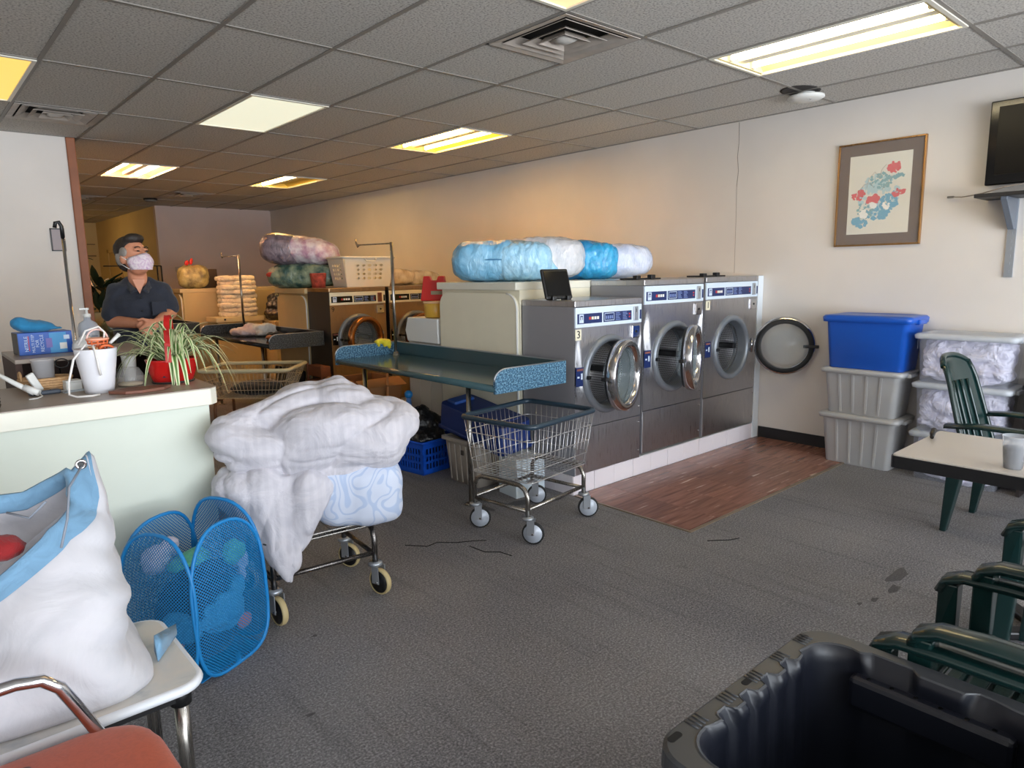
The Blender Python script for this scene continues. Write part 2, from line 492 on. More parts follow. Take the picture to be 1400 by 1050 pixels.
TUBR = mat('lit_tub_rim_plastic', (62, 64, 68), .4)  # rim colour lightened for the light falling on its top
GREYBIN = mat('grey_bin_plastic', (184, 184, 184), .4)
BLUEBIN = mat('blue_bin_plastic', (22, 84, 184), .28)
TAUPEBIN = mat('taupe_crate_plastic', (172, 164, 154), .5)
WOOD = mat('brown_wood', (120, 78, 46), .5, var=.2, vscale=14)
TRIMW = mat('orange_brown_trim', (150, 88, 52), .5, var=.1)
CARDB = mat('cardboard', (160, 110, 66), .8)
SKIN = mat('skin', (206, 140, 108), .55, var=.05, vscale=12)
NAVYSHIRT = m_cloth('navy_shirt_cotton', (38, 42, 54), bump=.25, bscale=10)
TROUS = m_cloth('dark_trouser_cotton', (28, 30, 38), bump=.2)
HAIR = mat('dark_hair', (40, 32, 28), .6, bump=.6, bscale=120)
HAIRG = mat('grey_hair', (150, 142, 134), .6, bump=.6, bscale=120)
RED = mat('red_plastic', (196, 30, 24), .35)
YELLOW = mat('yellow_plastic', (224, 200, 40), .5)
ORANGE = mat('orange_plastic', (226, 110, 60), .45)
RUST = m_cloth('rust_vinyl', (184, 78, 42), bump=.1, bscale=60, rough=.55, wr=.004)
QUILT = m_cloth('lavender_white_cotton', (204, 201, 208), stripe=9, bump=.5, bscale=7, col2=(190, 188, 196), wr=.03)
SCROLL = m_scroll()
CANVAS = m_cloth('white_canvas', (196, 195, 200), bump=.35, bscale=5, col2=(184, 184, 190), wr=.025)
DENIM = m_cloth('blue_canvas_hem', (116, 158, 190), bump=.3, bscale=14)
NET = m_net(); CLEAR = m_clear('clear_plastic'); GLASS = m_clear('door_glass', (170, 185, 190), .3, .05)
LEAF = m_leaf(); MARBLE = m_marble()
BAGBLACK = m_plastic_wrap('black_bag_plastic', (14, 14, 18), (26, 26, 32), .3)
# ================================================================== THE ROOM
H = 2.74; XW = 5.62; YF = -4.8; YB = 13.35; XL = -2.4
U0, V0, TU, TV = 1.3876, 3.7184, .6096, 1.2192
gx = lambda u: U0 + TU * u
gy = lambda v: V0 + TV * v
floor = struct('floor', M().bb(XL, YF, -.1, XW, 18.2, 0), CARPET)
m = M().bb(XW, YF, 0, XW + .12, YB + .1, H + .1)
wall_r = struct('wall_right', m, WALL)
crack = M().tube([(XW, 3.325, 2.735), (XW, 3.322, 2.56), (XW, 3.332, 2.45), (XW, 3.318, 2.33), (XW, 3.33, 2.2)], .002, 5)
crack.tube([(XW, 3.33, 2.2), (XW, 3.326, 1.9), (XW, 3.325, 1.45)], .0012, 5)
part('crack', crack, mat('crack_grey', (120, 108, 100), .9), wall_r)
wall_l = struct('wall_left', M().bb(XL, 7.4, 0, 1.29, 7.52, H + .1), WALL_L)
struct('trim_1', M().bb(1.29, 7.37, 0, 1.36, 7.55, H), TRIMW, bevel=.006)
struct('wall_back', M().bb(3.56, YB, 0, XW, YB + .12, H + .1), WALL_B)
struct('wall_hall_side', M().bb(3.56, YB + .12, 0, 3.68, 18.2, H + .1), WALL_H)
struct('wall_hall_end', M().bb(.9, 18.1, 0, 3.56, 18.2, H + .1), WALL_H)
struct('wall_hall_left', M().bb(.9, 7.52, 0, 1.0, 18.1, H + .1), WALL_H)
struct('wall_side_left', M().bb(XL - .1, YF, 0, XL, 7.5, H + .1), WALL_L)
# shop front behind the camera: sill, posts and head around the open glazing
m = M().bb(XL, YF - .12, 0, XW, YF, .3).bb(XL, YF - .12, 2.62, XW, YF, H + .1)
for x in (XL + .1, -1.0, .8, 2.6, 4.3, XW - .1):
    m.bb(x - .06, YF - .12, .3, x + .06, YF, 2.62)
struct('wall_front', m, WALL_L)
struct('baseboard_right', M().bb(XW - .012, YF, 0, XW, 3.03, .1), BLACK)
struct('baseboard_back', M().bb(3.56, YB - .012, 0, XW, YB, .1), BLACK)
struct('trim_2', M().bb(1.0, 18.07, 2.26, 3.5, 18.1, 2.28), mat('hall_picture_rail', (130, 110, 80), .6))
struct('trim_3', M().bb(1.0, 18.07, 2.0, 3.5, 18.1, 2.03), bpy.data.materials['hall_picture_rail'])
# hall door on the side wall
door = thing('hall_door', 'cream door with frame in the hallway side wall behind the man', 'door', (3.55, 16.6, 0))
m = M().bb(3.52, 16.05, 0, 3.56, 16.13, 2.12).bb(3.52, 17.02, 0, 3.56, 17.1, 2.12).bb(3.52, 16.05, 2.04, 3.56, 17.1, 2.12)
wpart('door_frame', m, mat('cream_gloss', (196, 168, 112), .4), door, bevel=.004)
dl = wpart('door_leaf', M().bb(3.535, 16.13, 0, 3.56, 17.02, 2.04), mat('cream_door', (188, 160, 106), .45), door)
wpart('knob', M().lathe([(.0, 0), (.02, 0), (.028, .02), (.02, .045), (0, .05)], (3.53, 16.2, 1.0), R=Matrix.Rotation(rad(-90), 3, 'Y'), seg=14), CHROMED, dl)

# ------------------------------------------------------------------ brown vinyl area, tile by tile
VX0, VX1, VY0, VY1 = 3.25, XW - .012, 2.15, 3.04
tp = .3048; k = 0; vt = {}
y = VY1
while y > VY0 + .02:
    y2 = max(VY0, y - tp); x = VX0
    while x < VX1 - .02:
        x2 = min(VX1, x + tp)
        key = (round(x2 - x, 3), round(y - y2, 3))
        if key not in vt:
            vt[key] = mesh_of('vinyl_tile', M().bb(.0008, .0008, 0, key[0] - .0008, key[1] - .0008, .004))
        o = link('vinyl_tile', vt[key], VINYL, floor); o.location = (x, y2, .0005 + .0008 * (k % 3) * .5)
        k += 1; x = x2
    y = y2
wpart('edge_strip', M().bb(VX0, VY0 - .018, 0, VX1 - .25, VY0, .007).bb(VX0 - .016, VY0 - .018, 0, VX0, VY1, .006), mat('worn_metal_strip', (150, 132, 112), .4, .5), floor)
# dark wandering cracks in the carpet
CRK = mat('carpet_crack', (24, 22, 22), .95)
for pts in ([(1.95, 3.12), (2.03, 3.02), (2.1, 3.03), (2.18, 2.95), (2.27, 2.9), (2.32, 2.86)], [(2.2, 2.86), (2.21, 2.74), (2.27, 2.68), (2.28, 2.6)], [(3.2, 2.0), (3.3, 1.92), (3.36, 1.9)]):
    wpart('carpet_crack', M().tube([(a, b, .001) for a, b in pts], .003, 5), CRK, floor)
STAIN = mat('damp_stain', (78, 77, 78), .8, var=.45, vscale=160)
rs = random.Random(4)
for cx, cy, rx, ry in ((2.75, 3.45, .05, .12), (2.9, 3.2, .13, .05), (3.08, 3.1, .10, .04), (2.66, 3.3, .04, .1), (3.48, 1.12, .12, .05), (3.32, 1.08, .06, .03), (3.14, 1.1, .03, .02), (3.05, 1.13, .02, .015), (1.14, 2.56, .016, .01), (.89, 2.08, .02, .014)):
    ps = [(cx + rx * cos(2 * pi * i / 22) * (.8 + .25 * sin(i * .86 + cx * 9)), cy + ry * sin(2 * pi * i / 22) * (.8 + .25 * sin(i * .57 + cy * 7)), .0012) for i in range(22)]
    wpart('stain', M().add(ps, [tuple(range(22))]), STAIN, floor)
# ------------------------------------------------------------------ ceiling: grid and tiles one by one
ceil = struct('ceiling', M().bb(XL, YF, H + .06, XW, 18.2, H + .16), mat('plenum_grey', (90, 88, 86), .9))
special = set()
LIGHTS = [(4, -5), (1, -5), (4, -2), (1, -2), (-2, 1), (1, 1), (4, 1), (1, 4), (4, 4)]
for u, v in LIGHTS: special.add((u, v))
VENTS = [(2, -1, 0), (-1, 2, 0), (3, 6, 0), (1, 7, 0)]
for u, v, h in VENTS: special.add((u, v))
tm = {}
def ctile(x0, y0, x1, y1):
    x0, x1 = max(x0, XL), min(x1, XW); y0, y1 = max(y0, YF), min(y1, 18.1)
    if x1 - x0 < .03 or y1 - y0 < .03: return
    key = (round(x1 - x0, 3), round(y1 - y0, 3))
    if key not in tm:
        tm[key] = mesh_of('ceiling_tile', M().bb(.004, .004, 0, key[0] - .004, key[1] - .004, .015))
    o = link('ceiling_tile', tm[key], CTILE, ceil); o.location = (x0, y0, H + .004 + random.random() * .003)
for u in range(-7, 7):
    for v in range(-8, 12):
        if gy(v) > 18.1 or gy(v + 1) < YF or gx(u + 1) < XL: continue
        if (u, v) in LIGHTS: continue
        if (u, v) in special:
            if (u, v) != (2, -1) and (u, v) != (-1, 2) and (u, v) != (3, 6): pass
            ctile(gx(u), gy(v) + TV / 2, gx(u + 1), gy(v + 1)); continue
        ctile(gx(u), gy(v), gx(u + 1), gy(v + 1))
for u in range(-6, 7):
    if gx(u) > XL + .02: wpart('tee_bar', M().bb(gx(u) - .012, YF, H, gx(u) + .012, 18.1, H + .006), TEE, ceil)
for v in range(-7, 12):
    if YF < gy(v) < 18.05: wpart('tee_bar', M().bb(XL, gy(v) - .012, H + .0005, XW, gy(v) + .012, H + .0055), TEE, ceil)
for u, v, h in VENTS:
    wpart('tee_bar', M().bb(gx(u), gy(v) + TV / 2 - .012, H, gx(u + 1), gy(v) + TV / 2 + .012, H + .006), TEE, ceil)
wpart('wall_angle', M().bb(XW - .022, YF, H, XW, YB, H + .005), TEE, ceil)

# ------------------------------------------------------------------ light fittings
def glow(name, col, s):
    t = NT(name); t.set(Base_Color=srgb(*col), Emission_Color=srgb(*col), Emission_Strength=s, Roughness=.5)
    return t.m
G_WARM = glow('warm_tube_glow', (255, 202, 112), 28); G_WARM2 = glow('far_warm_tube_glow', (255, 214, 140), 60); G_PINK = glow('pink_tube_glow', (255, 212, 168), 50)
G_CREAM = glow('cream_tube_glow', (255, 240, 200), 13); G_CREAM2 = glow('cool_tube_glow', (228, 236, 255), 20)
G_AMBER = glow('amber_diffuser_glow', (250, 208, 104), .66); G_PALE = glow('pale_diffuser_glow', (232, 232, 208), .62); G_PEACH = glow('peach_diffuser_glow', (255, 214, 160), .66)
FRAMEW = mat('white_enamel', (232, 228, 214), .35)
def fitting(u, v, kind, tubes, label, body=None):
    x0, x1, y0, y1 = gx(u) + .01, gx(u + 1) - .01, gy(v) + .01, gy(v + 1) - .01
    cx, cy = (x0 + x1) / 2, (y0 + y1) / 2
    t = thing('ceiling_light', label, 'light', (cx, cy, H), 0, 'ceiling light fittings')
    m = M()
    f = .022
    for a in ((x0, y0, x0 + f, y1), (x1 - f, y0, x1, y1), (x0 + f, y0, x1 - f, y0 + f), (x0 + f, y1 - f, x1 - f, y1)):
        m.bb(a[0], a[1], H - .006, a[2], a[3], H + .012)
    wpart('frame', m, FRAMEW, t)
    if kind == 'diffuser':
        wpart('diffuser', M().bb(x0 + f, y0 + f, H + .002, x1 - f, y1 - f, H + .008), body, t)
    else:
        m = M()
        pr = [(-.26, .004), (-.2, .055), (.2, .055), (.26, .004)]
        m.sheet(lambda a, b: (cx + pr[round(a * 3)][0] * (x1 - x0 - .02) / .52, y0 + f + b * (y1 - y0 - 2 * f), H + pr[round(a * 3)][1]), 3, 1, False)
        for yy in (y0 + f, y1 - f - .02): m.bb(x0 + f, yy, H + .002, x1 - f, yy + .02, H + .055)
        wpart('reflector', m, body or FRAMEW, t)
        wpart('spine', M().bb(cx - .035, y0 + .03, H + .02, cx + .035, y1 - .03, H + .055), FRAMEW, t)
        for dx in tubes:
            tb = wpart('tube', M().cyl((cx + dx, y0 + .06, H + .028), (cx + dx, y1 - .06, H + .028), .018, seg=12), kind, t)
            for yy in (y0 + .025, y1 - .06): wpart('socket', M().bb(cx + dx - .018, yy, H + .005, cx + dx + .018, yy + .035, H + .05), FRAMEW, tb, bevel=.003)
    return t
fitting(4, -2, G_CREAM, (-.13, .13), 'open twin-tube ceiling light nearest the framed picture, longest in view', mat('cream_reflector', (232, 214, 160), .4))
fitting(1, -2, 'diffuser', (), 'peach glowing ceiling panel cut by the top edge above the square vent', G_PEACH)
fitting(-2, 1, 'diffuser', (), 'amber glowing ceiling panel at the far left edge of the picture', G_AMBER)
fitting(1, 1, 'diffuser', (), 'pale greenish ceiling panel with a milky cover left of centre', G_PALE)
fitting(4, 1, G_WARM, (-.13, .13), 'yellow open ceiling light before the long wall, above the plastic-wrapped bags', mat('yellow_reflector', (238, 206, 96), .4))
fitting(1, 4, G_PINK, (-.2, .12), 'pinkish open ceiling light with bare tubes above the man', mat('pink_reflector', (226, 176, 128), .45))
fitting(4, 4, G_WARM2, (-.1,), 'far ceiling light with one lit tube above the floral comforters', bpy.data.materials['yellow_reflector'])
fitting(4, -5, G_CREAM2, (-.13, .13), 'added unseen twin-tube fill light behind the camera by the right wall')  # unseen fitting added to brighten the floor, set on the grid pattern
fitting(1, -5, G_CREAM2, (-.13, .13), 'added unseen twin-tube fill light behind the camera in the middle')  # second added fitting, likewise out of view, for more overhead light
hl = thing('hall_light', 'small ceiling light of the back hallway hidden behind the left wall', 'light', (2.0, 15.6, H))
part('base', M().lathe([(0, 0), (.13, 0), (.13, -.03), (0, -.03)], seg=20), FRAMEW, hl)
part('globe', M().lathe([(.11, -.03), (.1, -.07), (.06, -.1), (0, -.11)], seg=20), glow('hall_globe_glow', (255, 214, 140), 60), hl)

# ------------------------------------------------------------------ air vents: nested square louvres
VENTM = mat('dusty_vent_enamel', (176, 166, 156), .45, var=.15, vscale=8)
DUCT = mat('duct_dark', (14, 13, 12), .9)
def vent(u, v, label, plain=False):
    cx, cy = gx(u + .5), gy(v) + TV / 4
    t = thing('air_vent', label, 'vent', (cx, cy, H), 0, 'ceiling air vents')
    part('duct', M().bb(-.285, -.285, .045, .285, .285, .05), DUCT, t)
    def ring(r0, z0, r1, z1, w=.004):
        m = M()
        c0 = [(-r0, -r0, z0), (r0, -r0, z0), (r0, r0, z0), (-r0, r0, z0)]; c1 = [(-r1, -r1, z1), (r1, -r1, z1), (r1, r1, z1), (-r1, r1, z1)]
        m.add(c0 + c1, [(i, (i + 1) % 4, 4 + (i + 1) % 4, 4 + i) for i in range(4)])
        return m
    part('frame', ring(.293, -.004, .25, .004), VENTM, t, solid=.004)
    for r0, r1, z in ((.24, .175, -.002), (.165, .115, -.008), (.1, .075, -.012)):
        part('louvre', ring(r1, .03 + z, r0, z), VENTM, t, solid=.003)
    part('centre_plate', M().lathe([(0, -.014), (.045, -.012), (.07, .0), (.072, .006)], seg=4, R=Matrix.Rotation(rad(45), 3, 'Z')), mat('vent_plate', (196, 192, 186), .45), t)
    return t
vent(2, -1, 'large square air vent with nested louvres nearest the camera')
vent(-1, 2, 'square air vent above the top of the left wall')
vent(3, 6, 'small distant air vent above the mauve back wall')
vent(1, 7, 'dim distant air vent above the back hallway opening')

# ------------------------------------------------------------------ ceiling detectors
t = thing('smoke_detector', 'white round detector on a dusty ceiling spot above the right wall', 'detector', (5.12, 2.5, H))
part('mount', M().lathe([(0, .003), (.06, .003), (.06, -.02), (0, -.02)], seg=24), WHITE, t)
part('cover', M().lathe([(.1, -.016), (.125, -.022), (.128, -.034), (.1, -.05), (.04, -.056), (0, -.057)], seg=28), WHITE, t)
part('indicator', M().ell((-.03, -.05, -.054), (.008, .008, .005), None, 8, 6), CHROME, t)
wpart('dust_smudge', M().ell((5.03, 2.5, H + .003), (.17, .13, .0024), None, 18, 6), mat('soot', (58, 54, 52), .95), ceil)
t = thing('smoke_detector', 'dark round detector on the ceiling near the mauve back wall', 'detector', (3.2, 12.2, H))
part('mount', M().lathe([(0, .003), (.1, .003), (.1, -.02), (0, -.02)], seg=20), DUCT, t)
part('cover', M().lathe([(.09, -.02), (.1, -.03), (.07, -.05), (0, -.055)], seg=20), mat('grey_detector', (120, 116, 112), .5), t)

# ================================================================== RIGHT WALL FIXTURES
# framed flower print
py0, py1, pz0, pz1 = 1.832, 2.447, 1.643, 2.411
t = thing('framed_picture', 'framed print of red blossoms and blue leaves hanging on the right wall', 'picture', (XW, 2.14, 1.643))
m = M(); X0 = XW - .028; fw = .012
for a in ((py0, pz0, py1, pz0 + fw), (py0, pz1 - fw, py1, pz1), (py0, pz0, py0 + fw, pz1), (py1 - fw, pz0, py1, pz1)):
    m.bb(X0, a[0], a[1], XW, a[2], a[3])
wpart('frame', m, m_steel('gold_frame', (186, 142, 92), .3), t, bevel=.003)
wpart('mount_board', M().bb(XW - .012, py0 + fw, pz0 + fw, XW - .006, py1 - fw, pz1 - fw), mat('brown_mount', (88, 62, 42), .7), t)
pr = wpart('print', M().bb(XW - .015, py0 + .088, pz0 + .09, XW - .012, py1 - .088, pz1 - .095), mat('ivory_paper', (214, 210, 196), .7), t)
def blot(cy, cz, r, n, k=.35):
    """a flat inked patch with a ragged edge"""
    ps = []
    for i in range(n):
        a = 2 * pi * i / n; rr = r * (1 + k * (random.random() - .5) * 2)
        ps.append((cy + rr * cos(a), cz + rr * sin(a)))
    return ps
def inkpart(name, spots, mt, dx):
    m = M()
    for q_, (cy, cz, r) in enumerate(spots):
        ps = blot(cy, cz, r, 9)
        m.add([(XW - .0152 - dx - q_ * 4e-6, y, z) for y, z in ps], [tuple(range(9))])
    o = wpart(name, m, mt, pr); o['kind'] = 'stuff'
    return o
LY = lambda u: py1 - .088 - u * (py1 - py0 - .176)     # u from the left of the print as seen
LZ = lambda v: pz1 - .095 - v * (pz1 - pz0 - .185)
def cluster(u, v, ru, rv, n, r):
    out = []
    for i in range(n):
        a = random.random() * 2 * pi; q = sqrt(random.random())
        out.append((LY(min(.96, max(.04, u + ru * q * cos(a)))), LZ(v + rv * q * sin(a)), r * (.5 + random.random())))
    return out
random.seed(3)
blue = mat('ink_blue', (96, 158, 184), .8); teal = mat('ink_teal', (118, 160, 164), .8); pale = mat('ink_pale_blue', (170, 196, 200), .8)
inkpart('printed_pale_leaves', cluster(.5, .55, .34, .26, 60, .014) + cluster(.45, .36, .2, .1, 30, .012), pale, .0)
inkpart('printed_blue_leaves', cluster(.68, .6, .14, .12, 50, .012) + cluster(.5, .74, .2, .08, 50, .012) + cluster(.2, .85, .14, .06, 40, .011), blue, .0003)
inkpart('printed_teal_leaves', cluster(.52, .34, .2, .1, 60, .009) + cluster(.78, .3, .1, .03, 18, .009) + cluster(.3, .7, .14, .1, 24, .009), teal, .0006)
inkpart('printed_red_blossoms', cluster(.72, .19, .1, .065, 40, .010) + cluster(.17, .5, .11, .06, 40, .010) + cluster(.42, .57, .09, .06, 30, .011) + cluster(.82, .5, .1, .045, 30, .009), mat('ink_red', (206, 78, 80), .8), .0009)
inkpart('printed_white_blossoms', cluster(.28, .74, .06, .035, 16, .012) + cluster(.42, .64, .06, .03, 14, .011) + cluster(.63, .65, .06, .03, 14, .010), mat('ink_white', (232, 230, 222), .8), .0012)
st = M()
for c in ([(.3, .42), (.33, .3), (.42, .22), (.5, .3)], [(.18, .45), (.25, .37), (.36, .36), (.42, .42)], [(.5, .3), (.53, .2), (.6, .14)], [(.7, .28), (.66, .36), (.55, .45)]):
    st.tube([(XW - .0155, LY(a), LZ(b)) for a, b in c], .0016, 5)
wpart('printed_stems', st, mat('ink_stem', (170, 160, 146), .8), pr)['kind'] = 'stuff'
wpart('pane', M().bb(XW - .02, py0 + fw, pz0 + fw, XW - .019, py1 - fw, pz1 - fw), m_clear('picture_glass', (255, 255, 255), .06, .03), t)
# television on its shelf
t = thing('television', 'black flat television on the right wall above the shelf bracket', 'television', (XW - .12, .95, 2.02))
wpart('bezel', M().bb(XW - .1, .45, 2.005, XW - .05, 1.44, 2.54), BLACKG, t, bevel=.008)
wpart('screen', M().bb(XW - .103, .5, 2.07, XW - .099, 1.39, 2.5), mat('screen_black', (9, 8, 9), .3, spec=.25), t)
wpart('wall_mount', M().bb(XW - .05, .8, 2.15, XW, 1.1, 2.4), BLACK, t)
t = thing('wall_shelf', 'black shelf board below the television on a metal bracket', 'shelf', (XW, 1.1, 1.93))
wpart('board', M().bb(XW - .3, .5, 1.915, XW, 1.44, 1.94), mat('black_wood', (34, 32, 33), .5), t, bevel=.003)
br = wpart('bracket', M().prism([(0, 0), (-.26, 0), (-.26, -.02), (-.04, -.2), (0, -.2)], -.018, .018, Matrix(((1, 0, 0), (0, 0, 1), (0, 1, 0))), (XW - .012, 1.28, 1.915)), mat('grey_bracket', (120, 128, 140), .4, .5), t, bevel=.003)
m = M().bb(XW - .014, 1.255, 1.4, XW, 1.305, 1.92)
for z in [1.43 + .05 * i for i in range(9)]: m.bb(XW - .017, 1.274, z, XW - .013, 1.286, z + .02)
wpart('slotted_rail', m, GALV, t)
cab = M().tube([(XW - .04, 1.64, 1.955), (XW - .05, 1.58, 1.948), (XW - .06, 1.5, 1.955), (XW - .2, 1.42, 1.95), (XW - .16, 1.3, 1.985), (XW - .09, 1.1, 2.01)], .004, 6)
cb = solo('cable', cab, mat('grey_cable', (150, 138, 124), .5), 'thin grey cable trailing off the shelf below the television', 'cable', (XW - .1, 1.4, 1.95))
wpart('plug', M().bb(XW - .05, 1.63, 1.948, XW - .03, 1.67, 1.962), mat('dull_plug', (110, 104, 98), .5), cb, bevel=.003)

# left wall: small framed notice
t = thing('wall_notice', 'small black-framed notice on the left wall behind the chrome pole', 'notice', (1.14, 7.4, 1.75))
wpart('frame', M().bb(1.09, 7.385, 1.745, 1.1, 7.4, 1.945).bb(1.19, 7.385, 1.745, 1.2, 7.4, 1.945).bb(1.09, 7.385, 1.935, 1.2, 7.4, 1.945).bb(1.09, 7.385, 1.745, 1.2, 7.4, 1.755), BLACK, t)
wpart('sheet', M().bb(1.1, 7.392, 1.755, 1.19, 7.4, 1.935), mat('mauve_sheet', (176, 166, 170), .6), t)
t = thing('thermostat', 'small pale thermostat on the mauve back wall', 'thermostat', (3.86, YB, 1.6))
wpart('body', M().bb(3.8, YB - .03, 1.6, 3.93, YB, 1.69), mat('thermostat_grey', (190, 176, 164), .5), t, bevel=.006)
wpart('dial', M().bb(3.83, YB - .034, 1.625, 3.92, YB - .028, 1.665), WHITE, t)
# ================================================================== WASHERS
def front_plate(w, z0, z1, hz, hr, flutes=True):
    """steel front with a round hole; two soft flutes pressed in either side of the door"""
    m = M(); N = 72; K = 16
    def edge(a):
        dx, dz = cos(a), sin(a)
        tx = (w / 2) / abs(dx) if abs(dx) > 1e-6 else 1e9
        tz = ((z1 - hz) if dz > 0 else (hz - z0)) / abs(dz) if abs(dz) > 1e-6 else 1e9
        return min(tx, tz)
    def dep(x, z):
        if not flutes: return 0
        t = (z - hz) / .3
        c = .285 + .055 * math.tanh(t * 1.2)
        s = (abs(x) - c) / .026
        s = max(0, min(1, s * .5 + .5)); s = s * s * (3 - 2 * s)
        f = max(0, min(1, (z1 - .04 - z) / .1)) * max(0, min(1, (z - hz + .12) / .16))
        e = max(0, min(1, (w / 2 - abs(x)) / .02))
        return .026 * s * f * e
    angs = sorted([2 * pi * i / N for i in range(N)] + [atan2((z1 if b > 0 else z0) - hz, a * w / 2) % (2 * pi) for a in (-1, 1) for b in (-1, 1)])
    rings = []
    for k in range(K + 1):
        q = k / K; row = []
        for a in angs:
            r = hr + (edge(a) - hr) * q
            x, z = r * cos(a), hz + r * sin(a)
            row.append((x, dep(x, z), z))
        rings.append(row)
    m.loft(rings, True, False, True)
    return m
def ring_lathe(prof, c, seg=56, R=None):
    return M().lathe(prof, c, R=R if R is not None else Matrix.Rotation(rad(90), 3, 'X'), seg=seg)
DISP = mat('display_print', (120, 140, 190), .5); LED = mat('display_red_print', (190, 60, 60), .5)
STICK = mat('cream_sticker', (226, 220, 196), .5)
def washer(label, loc, w, h, num, door_deg, steel, side, flutes, hz=.655, hr=.225, seam=.32, depth=.49, group='front-load washing machines', copper=False, logo=True):
    t = thing('washing_machine', label, 'washer', loc, 0, group)
    hw = w / 2
    m = M()
    m.bb(-hw, .004, 0, -hw + .003, depth, h - .04).bb(hw - .003, .004, 0, hw, depth, h - .04).bb(-hw, depth - .003, 0, hw, depth, h - .04)
    part('cabinet', m, side, t)
    part('top_panel', M().bb(-hw, -.004, h - .042, hw, depth, h), steel, t, bevel=.005)
    part('front_panel', front_plate(w - .004, seam, h - .175, hz, hr, flutes), steel, t)
    lp = part('lower_panel', M().bb(-hw + .002, 0, .004, hw - .002, .02, seam - .005), steel, t, bevel=.003)
    for x, z in ((hw - .02, seam - .05), (hw - .02, .06), (hw - .02, seam + .07)): part('screw', M().ell((x, -.002, z), (.006, .004, .006), None, 8, 6), CHROME, lp)
    cp = part('control_panel', M().bb(-hw + .004, -.006, h - .175, hw - .004, .02, h - .044), PANELW if not copper else STICK, t, bevel=.004)
    z0, z1 = h - .15, h - .085
    navy = NAVY if not copper else BLACKG
    def decal(x0, x1, za=z0, zb=z1, mt=navy, y=-.0075, nm='decal'):
        return part(nm, M().bb(x0, y, za, x1, y + .0015, zb), mt, cp)
    decal(-hw + .02, -hw + .26); decal(-hw + .275, hw - .12); decal(hw - .028, hw - .01)
    decal(-hw + .036, -hw + .078, z0 + .006, z1 - .004, DECALW, -.0085, 'emblem')
    decal(-hw + .046, -hw + .07, z0 + .026, z1 - .012, navy, -.0092, 'emblem_mark'); decal(-hw + .052, -hw + .064, z0 + .022, z1 - .02, DECALW, -.0098, 'emblem_mark')
    for i, mt in enumerate((LED, STICK, WHITE, WHITE)):
        decal(-hw + .13 + .026 * i, -hw + .15 + .026 * i, z0 + .024, z0 + .043, mt, -.0085, 'button')
    x = -hw + .285
    for a in ((x, z0 + .008, x + .1, z0 + .012), (x, z1 - .01, x + .1, z1 - .006), (x, z0 + .008, x + .004, z1 - .006), (x + .096, z0 + .008, x + .1, z1 - .006)):
        decal(a[0], a[2], a[1], a[3], DECALW, -.0085, 'printed_box')
    for k in range(4): decal(x + .014 + .02 * k, x + .026 + .02 * k, z0 + .02, z1 - .024, DISP, -.0085, 'printed_bar')
    for c0 in (.115, .19):
        for k in range(5): decal(x + c0, x + c0 + .05 - .008 * (k % 3), z0 + .008 + .011 * k, z0 + .013 + .011 * k, DISP, -.0085, 'printed_line')
    for k in range(2): decal(hw - .15, hw - .135, z0 + .018 + .02 * k, z0 + .028 + .02 * k, LED, -.0085, 'printed_mark')
    sl = part('coin_slot', M().bb(hw - .1, -.014, h - .158, hw - .05, 0, h - .06), GALV if not copper else mat('bronze_slot', (140, 84, 54), .4, .4), cp, bevel=.003)
    part('slot_opening', M().bb(hw - .077, -.0155, h - .1, hw - .073, -.013, h - .075), BLACK, sl)
    # coin box plate
    z = h - .235
    q = part('coin_box_plate', M().bb(hw - .115, -.01, z - .045, hw - .025, .004, z + .045), CHROME, t, bevel=.006)
    part('plate_recess', ring_lathe([(.04, -.0), (.028, -.006), (.028, -.002), (0, -.002)], (hw - .07, -.008, z), 4, Matrix.Rotation(rad(90), 3, 'X') @ Matrix.Rotation(rad(45), 3, 'Z')), GALV, q)
    part('lock', M().cyl((hw - .07, -.013, z), (hw - .07, -.004, z), .009, seg=12), BLACK, q)
    if num:
        ns = part('number_sticker', M().bb(-hw + .006, -.003, h - .255, -hw + .062, 0, h - .185), STICK if not copper else steel, t)
        letter('numeral', num, .07, BLACK, ns, (-hw + .034, -.0045, h - .22), (rad(90), 0, 0))
    st = part('instruction_sticker', M().bb(-hw + .012, -.002, hz - .055, -hw + .09, .0, hz + .07), navy, t)
    part('sticker_print', M().bb(-hw + .024, -.003, hz + .0, -hw + .044, -.002, hz + .012), DECALW, st)
    part('sticker_print', M().bb(-hw + .058, -.003, hz - .01, -hw + .074, -.002, hz + .03), DECALW, st)
    part('sticker_print', M().bb(-hw + .02, -.003, hz + .048, -hw + .08, -.002, hz + .062), mat('brown_print', (130, 80, 70), .5), st)
    # door opening, flange and drum
    fl = part('door_flange', ring_lathe([(hr - .01, -.1), (hr - .006, .0), (hr + .0, .022), (hr + .03, .022), (hr + .045, .003), (hr + .045, -.002)], (0, 0, hz)), FLANGE, t)
    part('latch', M().bb(-hr - .03, -.045, hz - .012, -hr - .005, -.015, hz + .012), BLACK, fl, bevel=.004)
    hg = part('hinge', M().cyl((hr + .035, -.04, hz - .06), (hr + .035, -.04, hz + .06), .011, seg=12).bb(hr + .02, -.045, hz - .05, hr + .05, .0, hz - .025).bb(hr + .02, -.045, hz + .025, hr + .05, .0, hz + .05), CHROME, t)
    drm = link('drum', mesh_of('drum', M().lathe([(hr - .016, 0), (hr - .008, -.02), (hr - .004, -.33), (0, -.33)], R=Matrix.Rotation(rad(90), 3, 'X'), seg=56)), m_drum_mat, t)
    drm.location = (0, .06, hz)
